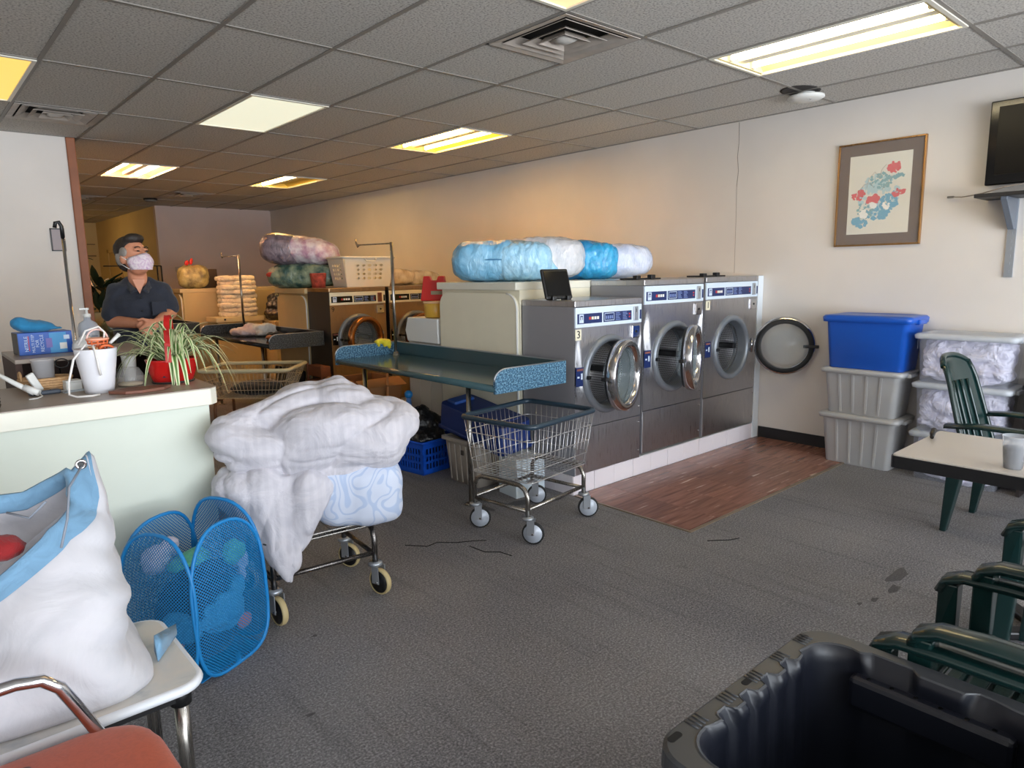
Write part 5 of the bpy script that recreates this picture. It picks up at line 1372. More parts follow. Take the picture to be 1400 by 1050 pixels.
# ================================================================== UNDER THE TEAL TABLE
t = thing('laundry_crate', 'bright blue slotted plastic crate on the floor under the teal table', 'crate', (2.95, 4.33, 0), rad(8))
BB = mat('vivid_blue_plastic', (20, 84, 200), .35)
a_, b_, h_ = .19, .15, .245
part('floor', M().bb(-a_, -b_, 0, a_, b_, .008), BB, t)
def slotted(length, nx, nz):
    m = M(); z0, z1 = .04, h_ - .05
    m.bb(-length, 0, 0, length, .006, z0).bb(-length, 0, z1, length, .006, h_)
    st = (z1 - z0) / nz
    for j in range(1, nz): m.bb(-length, 0, z0 + st * j - .009, length, .006, z0 + st * j + .009)
    for i in range(nx + 1):
        x = -length + .03 + (2 * length - .06) * i / nx
        m.bb(x - .006, 0.0002, z0, x + .006, .0062, z1)
    m.bb(-length, .0002, z0, -length + .035, .0062, z1).bb(length - .035, .0002, z0, length, .0062, z1)
    return m
for k, (L, n_, d) in enumerate(((a_, 10, b_), (b_, 8, a_), (a_, 10, b_), (b_, 8, a_))):
    o = part('slotted_side', slotted(L, n_, 3), BB, t); o.rotation_euler = (0, 0, rad(90 * k)); R = Matrix.Rotation(rad(90 * k), 3, 'Z'); o.location = R @ Vector((0, -d, 0))
part('rim', M().tube([(x, y, h_) for x, y in rrect(-a_ - .004, -b_ - .004, a_ + .004, b_ + .004, .02, 3)], .009, 6, loop=True), BB, t)
part('white_print', M().bb(.06, -b_ - .001, h_ - .03, .15, -b_, h_ - .018), DECALW, t)
bsolo('rubbish_bag', [('e', (0, 0, .1), (.17, .14, .12)), ('e', (.05, .06, .2), (.14, .12, .12)), ('e', (.02, .1, .3), (.08, .08, .06))], BAGBLACK, 'shiny black plastic bag stuffed in the blue slotted crate', 'bag', (2.95, 4.34, .12), voxel=.014, smooth=2, disp=(('CLOUDS', .07, .05), ('MARBLE', .05, .02)))
t = thing('water_bottle', 'bottle with a round blue cap on the heap behind the blue crate', 'bottle', (2.98, 4.62, .31))
part('neck', M().cyl((0, 0, 0), (0, 0, .2), .03, .02, 14), mat('smoky_bottle', (90, 130, 190), .2), t)
part('cap', M().ell((0, 0, .225), (.034, .034, .034), None, 16, 10), mat('sky_blue_cap', (48, 140, 210), .3), t)
t = thing('parts_crate', 'taupe ribbed crate on the floor right of the blue crate', 'crate', (3.02, 3.79, 0), rad(-90))
def rg2(f, z, d=0): return [(x, y, z) for x, y in rrect(-.19 + .03 * (1 - f) + d, -.16 + .02 * (1 - f) + d, .19 - .03 * (1 - f) - d, .16 - .02 * (1 - f) - d, .02, 3)]
part('body', M().loft([rg2(0, 0), rg2(1, .31), rg2(1, .31, .006), rg2(0, .012, .006)], True, True, True), TAUPEBIN, t)
part('rim', M().loft([rg2(1, .3, -.002), rg2(1.3, .305, -.014), rg2(1.3, .328, -.014), rg2(1, .33, 0)], True, False, False), TAUPEBIN, t)
for i in range(5): part('rib', M().box((-.13 + .065 * i, -.158, .15), (.008, .008, .27), mat=Matrix.Rotation(rad(4), 3, 'X')), TAUPEBIN, t)
part('printed_mark', M().box((.02, -.163, .235), (.03, .004, .035)), mat('dark_print', (70, 66, 62), .6), t)
t = thing('tilted_bin', 'dark blue plastic bin lying tilted on the taupe crate', 'bin', (3.04, 3.74, .425), rad(-90))
BD = mat('deep_blue_plastic', (26, 52, 116), .4)
R = Matrix.Rotation(rad(8), 3, 'Y') @ Matrix.Rotation(rad(6), 3, 'X')
def rg3(f, z): return [R @ Vector((x, y, z)) for x, y in rrect(-.36 + .03 * (1 - f), -.15 + .02 * (1 - f), .36 - .03 * (1 - f), .15 - .02 * (1 - f), .05, 5)]
part('body', M().loft([rg3(.6, .1), rg3(.7, .09), rg3(1, -.06), rg3(1.05, -.07)], True, True, True), BD, t)
part('lip', M().loft([rg3(1.3, -.06), rg3(1.5, -.07), rg3(1.5, -.09), rg3(1.1, -.09)], True, False, True), BD, t)
part('handle_recess', M().box(R @ Vector((-.27, .0, .105)), (.1, .18, .03), mat=R), mat('mid_blue_plastic', (36, 78, 150), .35), t, bevel=.01)
part('lid_ridge', M().box(R @ Vector((.1, .0, .1)), (.36, .2, .012), mat=R), BD, t, bevel=.005)
t = thing('white_carton', 'pale bluish-white carton on the floor under the teal table', 'carton', (3.04, 3.36, 0), rad(-6))
part('body', M().bb(-.11, -.1, 0, .13, .1, .26), mat('pale_blue_carton', (206, 220, 230), .7), t, bevel=.003)
part('flap', M().box((.01, .0, .263), (.24, .2, .004)), mat('pale_carton_flap', (222, 228, 230), .7), t)
t = thing('white_cabinet', 'white cabinet with vertical boards at the end of the beige bulkhead', 'cabinet', (3.35, 4.72, 0))
WC = mat('white_board', (216, 212, 200), .5)
wpart('body', M().bb(3.235, 4.49, 0, 3.6, 4.97, 1.06), WC, t)
for i in range(3): wpart('board', M().bb(3.22, 4.492 + .159 * i, .01, 3.236, 4.645 + .159 * i, .8), WC, t, bevel=.003)
wpart('upper_box', M().prism([(4.5, .93), (4.94, .93), (4.97, 1.02), (4.93, 1.13), (4.5, 1.13)], 3.2, 3.5, Matrix(((0, 0, 1), (1, 0, 0), (0, 1, 0)))), mat('white_moulded', (226, 228, 228), .45), t, bevel=.006)
t = thing('detergent_tub', 'yellow translucent tub on the white cabinet beside the bulkhead', 'tub', (3.3, 4.66, 1.135))
part('body', M().lathe([(0, 0), (.085, 0), (.09, .01), (.095, .12), (.085, .13), (0, .13)], seg=28), mat('amber_plastic', (206, 160, 60), .35), t)
part('rim', M().lathe([(.085, .112), (.1, .116), (.1, .132), (.085, .134)], seg=28), mat('pale_rim', (220, 180, 140), .4), t)
t = thing('red_holder', 'red plastic holder with a notched top standing on the yellow tub', 'holder', (3.3, 4.66, 1.27))
R = Matrix(((.66, 0, .75), (-.75, 0, .66), (0, 1, 0)))
part('plate', M().prism([(-.115, 0), (.115, 0), (.105, .06), (.085, .2), (.038, .2), (.022, .165), (-.02, .165), (-.035, .2), (-.085, .2)], -.03, .03, R), RED, t, bevel=.006)
part('label', M().box(R @ Vector((.02, .065, -.031)), (.09, .004, .03), mat=Matrix.Rotation(atan2(-.75, .66), 3, 'Z')), mat('grey_label', (150, 146, 120), .6), t)
0 and bsolo('blue_rag', [('e', (0, 0, .03), (.05, .06, .035)), ('e', (.0, .03, .07), (.025, .03, .04))], m_cloth('royal_blue_cotton', (30, 90, 190), bump=.4), 'small blue rag on the white cabinet edge behind the teal table', 'rag', (3.16, 4.99, .80), voxel=.01, smooth=3, disp=(('CLOUDS', .05, .02),))
t = thing('cardboard_box', 'open brown cardboard box beyond the far end of the teal table', 'box', (2.99, 5.3, 0))
m = M().bb(2.76, 5.08, 0, 3.2, 5.09, .6).bb(2.76, 5.55, 0, 3.2, 5.56, .6).bb(2.76, 5.09, 0, 2.77, 5.55, .6).bb(3.19, 5.09, 0, 3.2, 5.55, .6).bb(2.77, 5.09, 0, 3.19, 5.55, .01)
wpart('body', m, CARDB, t)
wpart('flap', M().box((2.98, 5.03, .585), (.42, .13, .006), mat=Matrix.Rotation(rad(25), 3, 'X')), CARDB, t)
wpart('flap', M().box((2.7, 5.32, .585), (.13, .45, .006), mat=Matrix.Rotation(rad(-25), 3, 'Y')), CARDB, t)
for k, (nm, c, x, y, lab, cat) in enumerate((('yellow_mop', (228, 196, 40), 2.82, 5.02, 'yellow broom handle standing under the teal table\'s far end', 'broom'), ('wooden_broom', (196, 128, 70), 3.0, 4.99, 'thin wooden broom handle leaning under the teal table\'s far end', 'broom'))):
    t = thing(nm, lab, cat, (x, y, 0))
    part('handle', M().tube([(0, 0, .14), (.0 + .02 * k, .0, .78)], .02 if k == 0 else .011, 10), mat(nm + '_paint', c, .5), t)
    part('head', M().bb(-.12, -.03, .09, .12, .03, .15), mat(nm + '_head', (90, 70, 50), .7), t, bevel=.01)
    br = part('bristles', M().loft([[(-.115, -.025, .09), (.115, -.025, .09), (.115, .025, .09), (-.115, .025, .09)], [(-.13, -.035, 0), (.13, -.035, 0), (.13, .035, 0), (-.13, .035, 0)]], True, True, False), mat(nm + '_bristle', (150, 130, 90), .9), t); br['kind'] = 'stuff'

# ================================================================== WRAPPED COMFORTERS ON THE BULKHEADS
def wrapped(label, loc, rz, L, Wd, Hh, mt, seam=None, tail=0, end_mt=None, sq=.62):
    """rolled comforter in a clear bag: long axis local x, flat underside, the end gathered"""
    t = thing('wrapped_comforter', label, 'comforter', loc, rz, 'comforters in clear plastic bags')
    pr = [('e', (0, 0, Hh * .5), (L / 2, Wd / 2, Hh * .5), None, sq), ('e', (-L * .2, 0, Hh * .5), (L * .3, Wd * .47, Hh * .5)), ('e', (L * .18, .0, Hh * .48), (L * .3, Wd * .48, Hh * .48))]
    if tail: pr += [('c', (L * .42, .0, Hh * .35), (L * .42 + tail, .0, Hh * .18), Hh * .2, Hh * .05)]
    bpart('bundle', pr, mt, t, voxel=.014, smooth=3, disp=(('CLOUDS', .14, .03), ('MARBLE', .1, .012)))
    if seam:
        part('bag_seam', M().tube([(L * .5 * 1.0 * cos(a), Wd * .5 * 1.0 * math.copysign(abs(sin(a)) ** .8, sin(a)), Hh * .52) for a in [2 * pi * k / 36 for k in range(36)]], .006, 5, loop=True), seam, t)
    return t
BT = 1.422
WB = m_plastic_wrap('wrapped_baby_blue', (118, 184, 222), (152, 208, 240)); WW = m_plastic_wrap('wrapped_white', (196, 200, 208), (226, 226, 232)); WT = m_plastic_wrap('wrapped_turquoise', (10, 120, 176), (24, 158, 216)); WL = m_plastic_wrap('wrapped_lavender', (196, 208, 236), (222, 228, 246))
t = wrapped('baby blue comforter in a clear bag, leftmost on the beige bulkhead', (3.5, 4.06, BT), rad(-42), .74, .5, .31, WB, mat('blue_seam', (70, 130, 170), .5), .1)
bpart('folded_end', [('e', (.17, -.075, .145), (.22, .2, .145), None, .55), ('c', (.34, -.06, .1), (.42, -.08, .09), .07, .02)], m_plastic_wrap('wrapped_pale_blue', (150, 206, 238), (176, 224, 250), scale=20), t, voxel=.012, smooth=4, disp=(('PUFF', .12, .012, (2, 1, .7)),))
wrapped('white comforter in a clear bag between the two blue ones on the bulkhead', (3.93, 4.04, BT), rad(-38), .68, .46, .345, WW, None)
t = wrapped('turquoise comforter in a clear bag, third from the left on the bulkhead', (4.28, 4.02, BT), rad(-28), .62, .46, .325, WT, mat('teal_seam', (10, 90, 130), .5))
bpart('folded_end', [('e', (.14, -.06, .145), (.19, .19, .15), None, .55)], m_plastic_wrap('wrapped_bright_turquoise', (20, 150, 210), (50, 178, 232), scale=20), t, voxel=.012, smooth=4, disp=(('PUFF', .12, .014, (2, 1, .7)),))
wrapped('pale lavender comforter in a clear bag, rightmost on the bulkhead', (4.76, 4.0, BT), rad(-22), .68, .46, .30, WL)
# floral bundles on the tan bulkhead
B2 = 1.358
WF = m_plastic_wrap('wrapped_pink_floral', (196, 150, 176), (240, 230, 238), scale=12); WG = m_plastic_wrap('wrapped_green_floral', (40, 84, 80), (150, 168, 140), scale=10)
WF2 = m_plastic_wrap('wrapped_dark_mauve', (104, 92, 104), (150, 134, 146), scale=18)
t = wrapped('green and teal floral comforter in a bag under the pink one', (3.52, 7.42, B2), rad(-36), .86, .56, .27, WG, tail=.2)
part('red_label', M().ell((-.35, -.2, .15), (.07, .02, .03), None, 12, 8), mat('red_label', (190, 60, 44), .5), t)
t = thing('wrapped_comforter', 'rolled pink floral comforter in a shiny bag on top of the green one', 'comforter', (3.44, 7.44, B2 + .262), rad(-38), 'comforters in clear plastic bags')
bpart('bundle', [('e', (.06, 0, .15), (.38, .26, .155), Matrix.Rotation(rad(8), 3, 'Y'), .8), ('e', (.3, 0, .09), (.15, .2, .09))], WF, t, voxel=.014, smooth=3, disp=(('CLOUDS', .1, .03),))
bpart('outer_roll', [('e', (-.17, 0, .165), (.24, .275, .175), Matrix.Rotation(rad(8), 3, 'Y'), .7)], WF2, t, voxel=.014, smooth=3, disp=(('CLOUDS', .1, .02),))
t = thing('red_cup', 'red and white paper cup standing before the green floral bundle', 'cup', (3.46, 7.06, B2))
part('wall', M().lathe([(0, 0), (.07, 0), (.088, .15), (.092, .155), (.086, .158), (.07, .01), (0, .01)], seg=24), mat('red_white_card', (226, 96, 76), .5, var=.5, vscale=18), t)
t = thing('laundry_basket', 'white plastic laundry basket with round holes on washer 9', 'basket', (3.83, 6.78, 1.362), rad(-3))
WP = mat('ivory_plastic', (236, 230, 214), .35)
def bwall(L0, L1, hh, nx, nz):
    """basket wall with a field of round holes: a grid of square cells, each with a hole"""
    m = M(); z0, z1 = .07, .25; xs = L0 * .62
    P = lambda x, z: (x * (1 + (L1 / L0 - 1) * z / hh), -.022 * 2.2 * z / hh, z)
    def quad(xa, za, xb, zb): m.add([P(xa, za), P(xb, za), P(xb, zb), P(xa, zb)], [(0, 1, 2, 3)])
    quad(-L0, 0, L0, z0); quad(-L0, z1, L0, hh); quad(-L0, z0, -xs, z1); quad(xs, z0, L0, z1)
    cw, ch = 2 * xs / nx, (z1 - z0) / nz
    for i in range(nx):
        for j in range(nz):
            cx, cz = -xs + cw * (i + .5), z0 + ch * (j + .5)
            out, inn = [], []
            for k in range(12):
                a = 2 * pi * k / 12 + pi / 12; c, s = cos(a), sin(a); q = max(abs(c), abs(s))
                out.append(P(cx + cw / 2 * c / q * 1.0, cz + ch / 2 * s / q)); inn.append(P(cx + cw * .33 * c, cz + ch * .33 * s))
            # square the outline at the four corners
            m.add(out + inn, [(k, (k + 1) % 12, 12 + (k + 1) % 12, 12 + k) for k in range(12)])
    return m
for k, (L, d) in enumerate(((.25, .165), (.165, .25), (.25, .165), (.165, .25))):
    o = part('perforated_wall', bwall(L, L * 1.16, .31, 5 if k % 2 == 0 else 4, 4), WP, t, solid=.004)
    R = Matrix.Rotation(rad(90 * k), 3, 'Z'); o.rotation_euler = (0, 0, rad(90 * k)); o.location = R @ Vector((0, -d, 0))
part('floor', M().bb(-.25, -.165, 0, .25, .165, .006), WP, t)
rm = part('rim', M().tube([(x, y, .31) for x, y in rrect(-.305, -.222, .305, .222, .05, 5)], .013, 8, loop=True), WP, t)
part('handle', M().tube([(-.07, -.225, .30), (-.05, -.24, .27), (.05, -.24, .27), (.07, -.225, .30)], .008, 6), WP, rm)
WI = m_plastic_wrap('wrapped_ivory', (200, 176, 136), (240, 226, 198))
wrapped('ivory bundle in a clear bag on washer 8 right of the laundry basket', (4.5, 7.3, B2), rad(-4), .62, .44, .2, WI)
wrapped('second ivory bundle beside the wall end of the tan bulkhead', (5.0, 7.4, 1.3 + .03), rad(-8), .5, .42, .2, WI)
struct('trim_4', M().bb(4.69, 6.95, 0, 5.3, 7.75, 1.325), bpy.data.materials['tan_laminate'])

# ================================================================== BACK CLUTTER
t = thing('towel_chest', 'low tan chest by the mauve wall under the stacked white towels', 'chest', (3.62, 10.1, 0))
wpart('body', M().bb(3.32, 9.95, 0, 3.96, 10.35, .86), bpy.data.materials['tan_laminate'], t, bevel=.004)
wpart('lid', M().bb(3.3, 9.93, .86, 3.98, 10.36, .93), mat('ivory_lid', (226, 206, 164), .5), t, bevel=.006)
wpart('knob', M().ell((3.42, 9.925, .9), (.014, .012, .014), None, 10, 8), BLACK, t)
TW = m_cloth('ivory_towel', (244, 230, 206), bump=.6, bscale=12, col2=(224, 206, 184))
tw = blob([('e', (0, 0, .032), (.25, .19, .039), None, .4)], voxel=.013, smooth=1, disp=(('PUFF', .12, .018, (1, 1, .5)),)); tw.name = 'towel'; tw.materials.append(TW)
ORD = ['lowest', 'second from the bottom', 'third from the bottom', 'fourth from the bottom', 'middle one', 'fourth from the top', 'third from the top', 'second from the top', 'topmost']
for i in range(9):
    o = bpy.data.objects.new('folded_towel', tw); COL.objects.link(o)
    o.location = (3.68 + .012 * sin(i * 2.1), 10.12 + .01 * cos(i * 1.7), .932 + .063 * i); o.rotation_euler = (0, 0, rad(-12 + 4 * sin(i * 3.3)) + (pi if i % 2 else 0))
    tag(o, 'folded ivory towel, ' + ORD[i] + ' of the stack on the tan chest', 'towel', 'stack of folded ivory towels')
wrapped('yellowish bundle in a shiny bag on the distant tan bulkhead', (3.24, 10.55, 1.335), rad(-15), .42, .4, .34, m_plastic_wrap('wrapped_yellow_green', (130, 112, 70), (206, 186, 120)))
t = thing('ribbon_bow', 'red bow on the yellowish bundle by the mauve wall', 'bow', (3.18, 10.5, 1.67))
part('loop', M().ell((-.03, 0, .03), (.03, .012, .04), Matrix.Rotation(rad(30), 3, 'Y'), 10, 8), RED, t); part('loop', M().ell((.03, 0, .05), (.025, .012, .05), Matrix.Rotation(rad(15), 3, 'Y'), 10, 8), RED, t)
t = thing('dark_box', 'dark wooden box on the distant bulkhead behind the towels', 'box', (3.5, 10.9, 1.335))
part('body', M().bb(-.13, -.1, 0, .16, .1, .28), mat('dark_brown_board', (60, 42, 32), .6), t, bevel=.004)
bsolo('black_bag', [('e', (0, 0, .22), (.3, .22, .22)), ('e', (.08, .05, .4), (.18, .15, .12)), ('e', (-.12, 0, .1), (.2, .2, .12))], BAGBLACK, 'heap of shiny black bags right of the towel stack', 'bag', (4.3, 9.85, .86), voxel=.016, smooth=2, disp=(('CLOUDS', .1, .07), ('MARBLE', .07, .03)))
t = thing('storage_shelf', 'tan cupboard carrying the heap of black bags', 'cupboard', (4.35, 9.85, 0))
wpart('body', M().bb(4.0, 9.6, 0, 4.75, 10.2, .84), bpy.data.materials['tan_laminate'], t, bevel=.004); wpart('top_board', M().bb(3.99, 9.58, .84, 4.76, 10.2, .86), bpy.data.materials['tan_cap'], t)
bsolo('straw_whisk', [('c', (-.2, 0, -.03), (.12, 0, .06), .012, .018), ('e', (.16, 0, .06), (.09, .06, .05))], m_cloth('straw', (206, 180, 120), bump=.6, bscale=30), 'straw-coloured whisk lying on the black bags', 'whisk', (4.38, 9.6, 1.3), voxel=.012, smooth=2)
# clothes on the charcoal table
tz = .822
garment('heap of pale pink laundry at the left of the charcoal folding table', [('e', (0, 0, .05), (.14, .2, .05)), ('e', (.05, -.05, .09), (.1, .1, .05))], C_('pale_pink_cotton', (226, 204, 206)), rz=20, loc=(2.94, 7.9, tz))['group'] = 'clothes on the charcoal table'
o = garment('folded white towels on the charcoal folding table before the pole', [('e', (0, 0, .04), (.13, .11, .04), None, .5), ('e', (.0, 0, .1), (.12, .1, .035), None, .5)], C_('white_cotton', (236, 232, 226)), rz=10, loc=(3.1, 7.75, tz)); o['group'] = 'clothes on the charcoal table'
o = garment('small black garment right of the white towels on the charcoal table', [('e', (0, 0, .03), (.09, .1, .03))], C_('black_cotton_small', (26, 24, 24)), loc=(3.08, 7.42, tz)); o['group'] = 'clothes on the charcoal table'
o = garment('orange-brown cloth near the end splash of the charcoal table', [('e', (0, 0, .025), (.08, .09, .026))], C_('orange_brown_cotton', (190, 120, 74)), loc=(2.95, 7.15, tz)); o['group'] = 'clothes on the charcoal table'
o = garment('cream folded cloth lying beside the end splash of the charcoal table', [('e', (0, 0, .025), (.1, .1, .024), None, .6)], C_('cream_cotton', (232, 222, 200)), loc=(3.07, 6.95, tz)); o['group'] = 'clothes on the charcoal table'
# dark board and wooden box under that table
t = thing('black_case', 'black case standing under the charcoal folding table', 'case', (3.02, 7.0, 0))
part('body', M().box((0, 0, .27), (.12, .5, .5), mat=Matrix.Rotation(rad(8), 3, 'Y')), BLACK, t, bevel=.02)
part('grip', M().tube([(-.1, -.08, .52), (-.1, -.06, .55), (-.1, .06, .55), (-.1, .08, .52)], .01, 6), BLACK, t)
t = thing('wooden_crate', 'brown wooden crate standing by the dark cabinet side', 'crate', (3.16, 6.55, 0))
for z in (.02, .17, .32, .47): part('slat', M().bb(-.05, -.15, z, .05, .15, z + .11), mat('crate_wood', (128, 76, 50), .6, var=.15), t, bevel=.004)
for y in (-.16, .15): part('post', M().bb(-.06, y, 0, -.045, y + .02, .6), bpy.data.materials['crate_wood'], t)
# plants and bags in the dim doorway behind the man
t = thing('potted_plant', 'dark leafy plant on a stand in the dim passage behind the man', 'plant', (1.72, 9.0, 0))
part('stand', M().lathe([(0, 0), (.16, 0), (.13, .9), (.16, .92), (0, .92)], seg=20), mat('pale_green_stand', (150, 158, 130), .6), t)
part('pot', M().lathe([(0, .92), (.11, .92), (.14, 1.12), (.12, 1.12), (.1, 1.08), (0, 1.08)], seg=20), mat('cream_pot', (196, 186, 150), .5), t)
DL = mat('dark_leaf', (24, 40, 24), .4)
lm = mesh_of('leaf', M().loft([[(s, -w_, .1 * s - .35 * s * s + .012), (s, 0, .1 * s - .35 * s * s), (s, w_, .1 * s - .35 * s * s + .012)] for s, w_ in ((0, .004), (.06, .035), (.13, .045), (.2, .03), (.26, .003))], True, False, True, ring_closed=False)); lm.materials.append(DL)
rp = random.Random(5)
for i in range(46):
    o = bpy.data.objects.new('leaf', lm); COL.objects.link(o); o.parent = t
    a = rp.random() * 2 * pi; o.location = (.06 * cos(a), .06 * sin(a), 1.12 + .3 * rp.random()); o.rotation_euler = (rp.uniform(-.4, .4), rp.uniform(-1.1, .3), a)
part('stem', M().tube([(0, 0, 1.05), (-.03, -.02, 1.4), (-.1, -.04, 1.6), (-.11, -.04, 1.74)], .006, 6), DL, t)
for i in range(4):
    o = bpy.data.objects.new('leaf', lm); COL.objects.link(o); o.parent = t; o.location = (-.1, -.04, 1.55 + .06 * i); o.rotation_euler = (0, .3, i * 2.2); o.scale = (.35, .5, .35)
bsolo('green_bag', [('e', (0, 0, .5), (.2, .2, .5)), ('e', (.02, -.05, .95), (.16, .15, .16)), ('e', (.1, 0, .9), (.14, .14, .15))], m_plastic_wrap('dark_green_bag', (24, 30, 26), (86, 100, 84), .35), 'dark green plastic sack behind the man\'s shoulder', 'bag', (1.72, 8.4, .0), voxel=.02, smooth=3, disp=(('CLOUDS', .1, .06), ('MARBLE', .1, .03)))
bsolo('black_bag', [('e', (0, 0, .4), (.26, .2, .42)), ('e', (.05, .0, .75), (.2, .16, .2))], BAGBLACK, 'large black plastic sack on the floor left of the man', 'bag', (1.45, 6.8, .0), voxel=.02, smooth=3, disp=(('CLOUDS', .12, .08), ('MARBLE', .1, .04)))
bsolo('black_bag', [('e', (0, 0, .35), (.22, .2, .36))], BAGBLACK, 'black plastic sack on the floor hidden mostly behind the man', 'bag', (1.72, 7.0, .0), voxel=.02, smooth=3, disp=(('CLOUDS', .12, .07),))
t = thing('wire_rack', 'thin black wire rack standing behind the man\'s shoulder', 'rack', (2.1, 8.0, 0))
for p in ([(0, 0, 0), (0, 0, 1.62)], [(.04, .0, 0), (.04, 0, 1.62)]): part('post', M().cyl(p[0], p[1], .008, seg=6), BLACK, t)
part('arm', M().tube([(-.5, 0, 1.62), (.04, 0, 1.62)], .006, 6), BLACK, t)
part('base', M().lathe([(0, .02), (.16, .015), (.165, 0), (0, 0)], seg=20), BLACK, t)

# ================================================================== THE MAN BEHIND THE COUNTER
man = thing('person', 'man in a navy short-sleeved shirt and patterned face mask standing behind the counter, hands clasped', 'person', (1.17, 4.9, 0), rad(-13.7))
E_ = Matrix.Rotation
yaw = rad(38)      # the head turns to his left
HR = E_(yaw, 3, 'Z') @ E_(rad(-14), 3, 'X')
HC_ = Vector((-.012, -.03, 1.615))
hp = lambda x, y, z: tuple(HC_ + HR @ Vector((x, y, z)))     # head frame: faces -y
body = [('e', (0, .01, 1.0), (.145, .10, .14)), ('e', (0, .01, 1.16), (.14, .10, .16)), ('e', (0, .02, 1.32), (.145, .09, .13)), ('c', (-.11, .03, 1.40), (.11, .03, 1.40), .05, .05),
        ('c', (0, .02, 1.38), (-.006, .0, 1.54), .062, .054),
        # head
        ('e', hp(0, .012, .04), (.076, .094, .088), HR), ('e', hp(0, -.02, -.03), (.064, .072, .082), HR), ('e', hp(0, -.06, -.075), (.035, .03, .03), HR), ('c', hp(0, -.088, .02), hp(0, -.108, -.022), .011, .017), ('e', hp(.074, .015, -.005), (.01, .022, .032), HR), ('e', hp(-.074, .015, -.005), (.01, .022, .032), HR),
        ('e', hp(.03, -.08, .035), (.022, .012, .008), HR), ('e', hp(-.03, -.08, .035), (.022, .012, .008), HR),
        # legs
        ('c', (-.09, .01, .95), (-.1, .0, .5), .085, .058), ('c', (-.1, 0, .5), (-.1, .02, .09), .055, .04), ('c', (.09, .01, .95), (.1, .0, .5), .085, .058), ('c', (.1, 0, .5), (.1, .02, .09), .055, .04),
        ('e', (-.1, -.04, .045), (.045, .12, .045)), ('e', (.1, -.04, .045), (.045, .12, .045)),
        # arms: elbows bent, forearms meeting in front
        ('c', (-.132, .02, 1.40), (-.165, -.02, 1.225), .045, .042), ('c', (-.165, -.02, 1.225), (-.0, -.23, 1.215), .042, .028),
        ('c', (.132, .02, 1.40), (.162, -.02, 1.265), .045, .042), ('c', (.162, -.02, 1.265), (.085, -.235, 1.225), .042, .029),
        # near hand: palm over the other wrist, fingers wrapped, thumb on top
        ('e', (.045, -.255, 1.205), (.042, .03, .04), E_(rad(30), 3, 'Y')), ('e', (.0, -.235, 1.205), (.04, .024, .028))]
fing = [((.015, -.285, 1.215), (-.018, -.278, 1.185), (-.022, -.25, 1.168)), ((.028, -.292, 1.198), (-.002, -.288, 1.166), (-.006, -.26, 1.150)), ((.044, -.292, 1.182), (.018, -.288, 1.150), (.014, -.262, 1.136)), ((.062, -.285, 1.170), (.042, -.282, 1.142), (.038, -.26, 1.130))]
for a_, b_, c_ in fing: body += [('c', a_, b_, .0095, .0088), ('c', b_, c_, .0088, .0075)]
body += [('c', (.045, -.262, 1.230), (.0, -.27, 1.245), .012, .0095), ('c', (.0, -.27, 1.245), (-.03, -.262, 1.240), .0095, .008)]
bpart('body', body, SKIN, man, voxel=.0075, smooth=3)
shirt = [('e', (0, .01, 1.02), (.172, .13, .14)), ('e', (0, .0, 1.16), (.172, .132, .16)), ('e', (0, .01, 1.31), (.18, .13, .13)), ('c', (-.11, .02, 1.40), (.11, .02, 1.40), .075, .075), ('c', (-.05, .03, 1.46), (.05, .03, 1.46), .05, .05),
         ('c', (-.128, .02, 1.405), (-.163, -.012, 1.27), .064, .064), ('c', (.128, .02, 1.405), (.16, -.012, 1.30), .064, .064)]
bpart('shirt', shirt, NAVYSHIRT, man, voxel=.012, smooth=4, disp=(('CLOUDS', .12, .018), ('MARBLE', .09, .006)))
for s in (-1, 1):
    part('collar', M().loft([[(s * (.012 + .058 * f) , -.125 + .15 * f ** 1.2, 1.415 + .075 * f), (s * (.045 + .04 * f), -.132 + .15 * f, 1.40 + .055 * f), (s * (.05 + .03 * f), -.12 + .15 * f, 1.405 + .055 * f)] for f in [k / 6 for k in range(7)]], True, False, True, ring_closed=False), NAVYSHIRT, man, solid=.006)
part('shirt_opening', M().prism([(-.034, 1.485), (.036, 1.485), (.014, 1.425), (.0, 1.395), (-.012, 1.42)], -.098, -.07, Matrix(((1, 0, 0), (0, 0, 1), (0, 1, 0)))), SKIN, man)
for z in (1.37, 1.29, 1.21): part('button', M().ell((.004, -.148 if z < 1.3 else -.143, z), (.006, .003, .006), None, 8, 6), BLACK, man)
part('breast_pocket', M().box((.1, -.137, 1.30), (.085, .006, .09), mat=E_(rad(14), 3, 'Z')), NAVYSHIRT, man, bevel=.002)
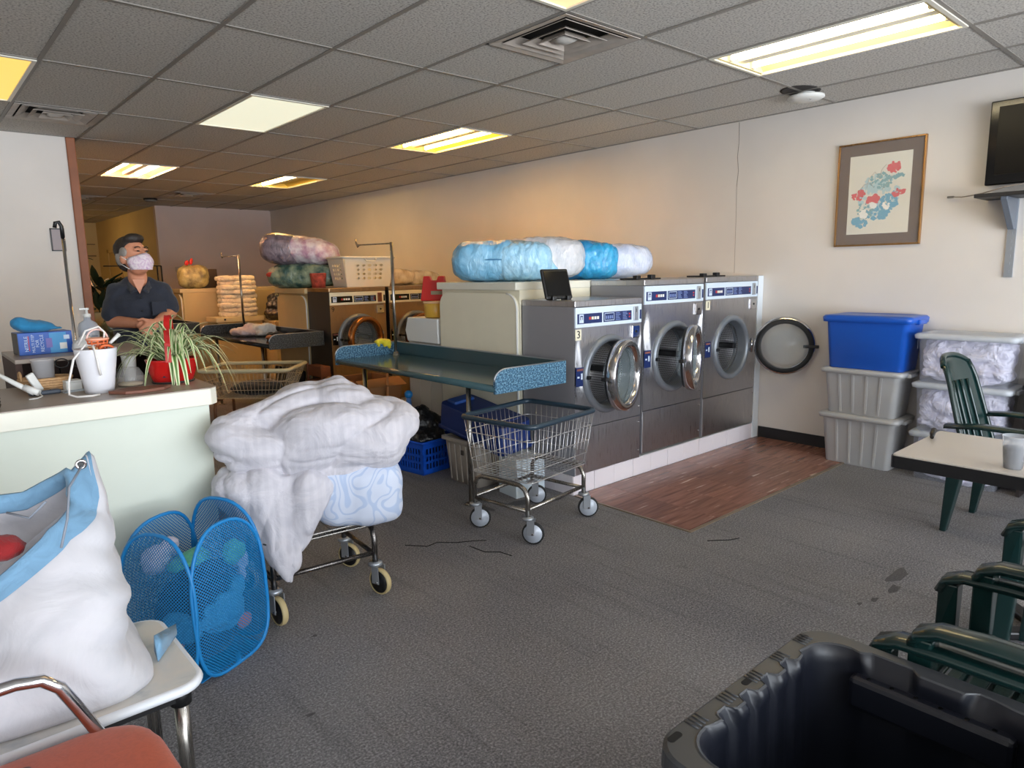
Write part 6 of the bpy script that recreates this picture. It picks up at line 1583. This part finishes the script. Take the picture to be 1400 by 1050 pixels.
bpart('trousers', [('e', (0, .01, .96), (.178, .13, .1)), ('c', (-.09, .01, .93), (-.1, .0, .5), .1, .075), ('c', (-.1, 0, .5), (-.1, .02, .06), .074, .062), ('c', (.09, .01, .93), (.1, .0, .5), .1, .075), ('c', (.1, 0, .5), (.1, .02, .06), .074, .062)], TROUS, man, voxel=.014, smooth=3)
for s in (-1, 1): part('shoe', M().ell((s * .1, -.045, .04), (.052, .135, .04), None, 18, 10, .8), BLACK, man)
hair = [('e', hp(0, .03, .066), (.083, .092, .084), HR), ('e', hp(0, -.035, .112), (.066, .056, .036), HR), ('e', hp(0, .075, .0), (.068, .04, .07), HR)]
bpart('hair', hair, HAIR, man, voxel=.007, smooth=2, disp=(('CLOUDS', .02, .006),))
for s in (-1, 1): bpart('grey_temple', [('e', hp(s * .071, -.005, .038), (.013, .035, .032), HR), ('e', hp(s * .066, .045, .01), (.016, .035, .045), HR)], HAIRG, man, voxel=.006, smooth=2)
for s in (-1, 1):
    part('eye', M().ell(hp(s * .03, -.0915, .022), (.013, .005, .0046), HR, 12, 8), mat('eye_dark', (34, 26, 22), .3) if s < 0 else bpy.data.materials['eye_dark'], man)
    part('eyebrow', M().tube([hp(s * .014, -.095, .044), hp(s * .03, -.096, .049), hp(s * .048, -.086, .045)], .003, 6), HAIR, man)
MASK = m_cloth('pink_lilac_mask', (232, 218, 222), bump=.2, bscale=30, col2=(196, 160, 190))
mk = []
for j in range(9):
    v = j / 8; row = []
    for i in range(13):
        a = rad(-78 + 156 * i / 12); zz = .0 - .105 * v
        rr = .079 + .012 * sin(pi * min(1, v * 1.2)) - .012 * max(0, v - .6)
        row.append(hp(rr * .93 * sin(a), -.012 - (rr * 1.12 + .012 * cos(a) ** 3) * cos(a), zz * (1 - .18 * abs(sin(a)) ** 2) - .012 * abs(sin(a)) * (1 - v) + .004))
    mk.append(row)
mo = part('face_mask', M().loft(mk, True, False, True, ring_closed=False), MASK, man, solid=.004)
for s in (-1, 1):
    part('ear_loop', M().tube([hp(s * .076, -.028, -.018), hp(s * .08, .005, .008), hp(s * .08, .03, .012)], .0022, 5), WHITE, mo)
    part('ear_loop', M().tube([hp(s * .074, -.026, -.075), hp(s * .078, .01, -.045), hp(s * .079, .032, -.028)], .0022, 5), WHITE, mo)
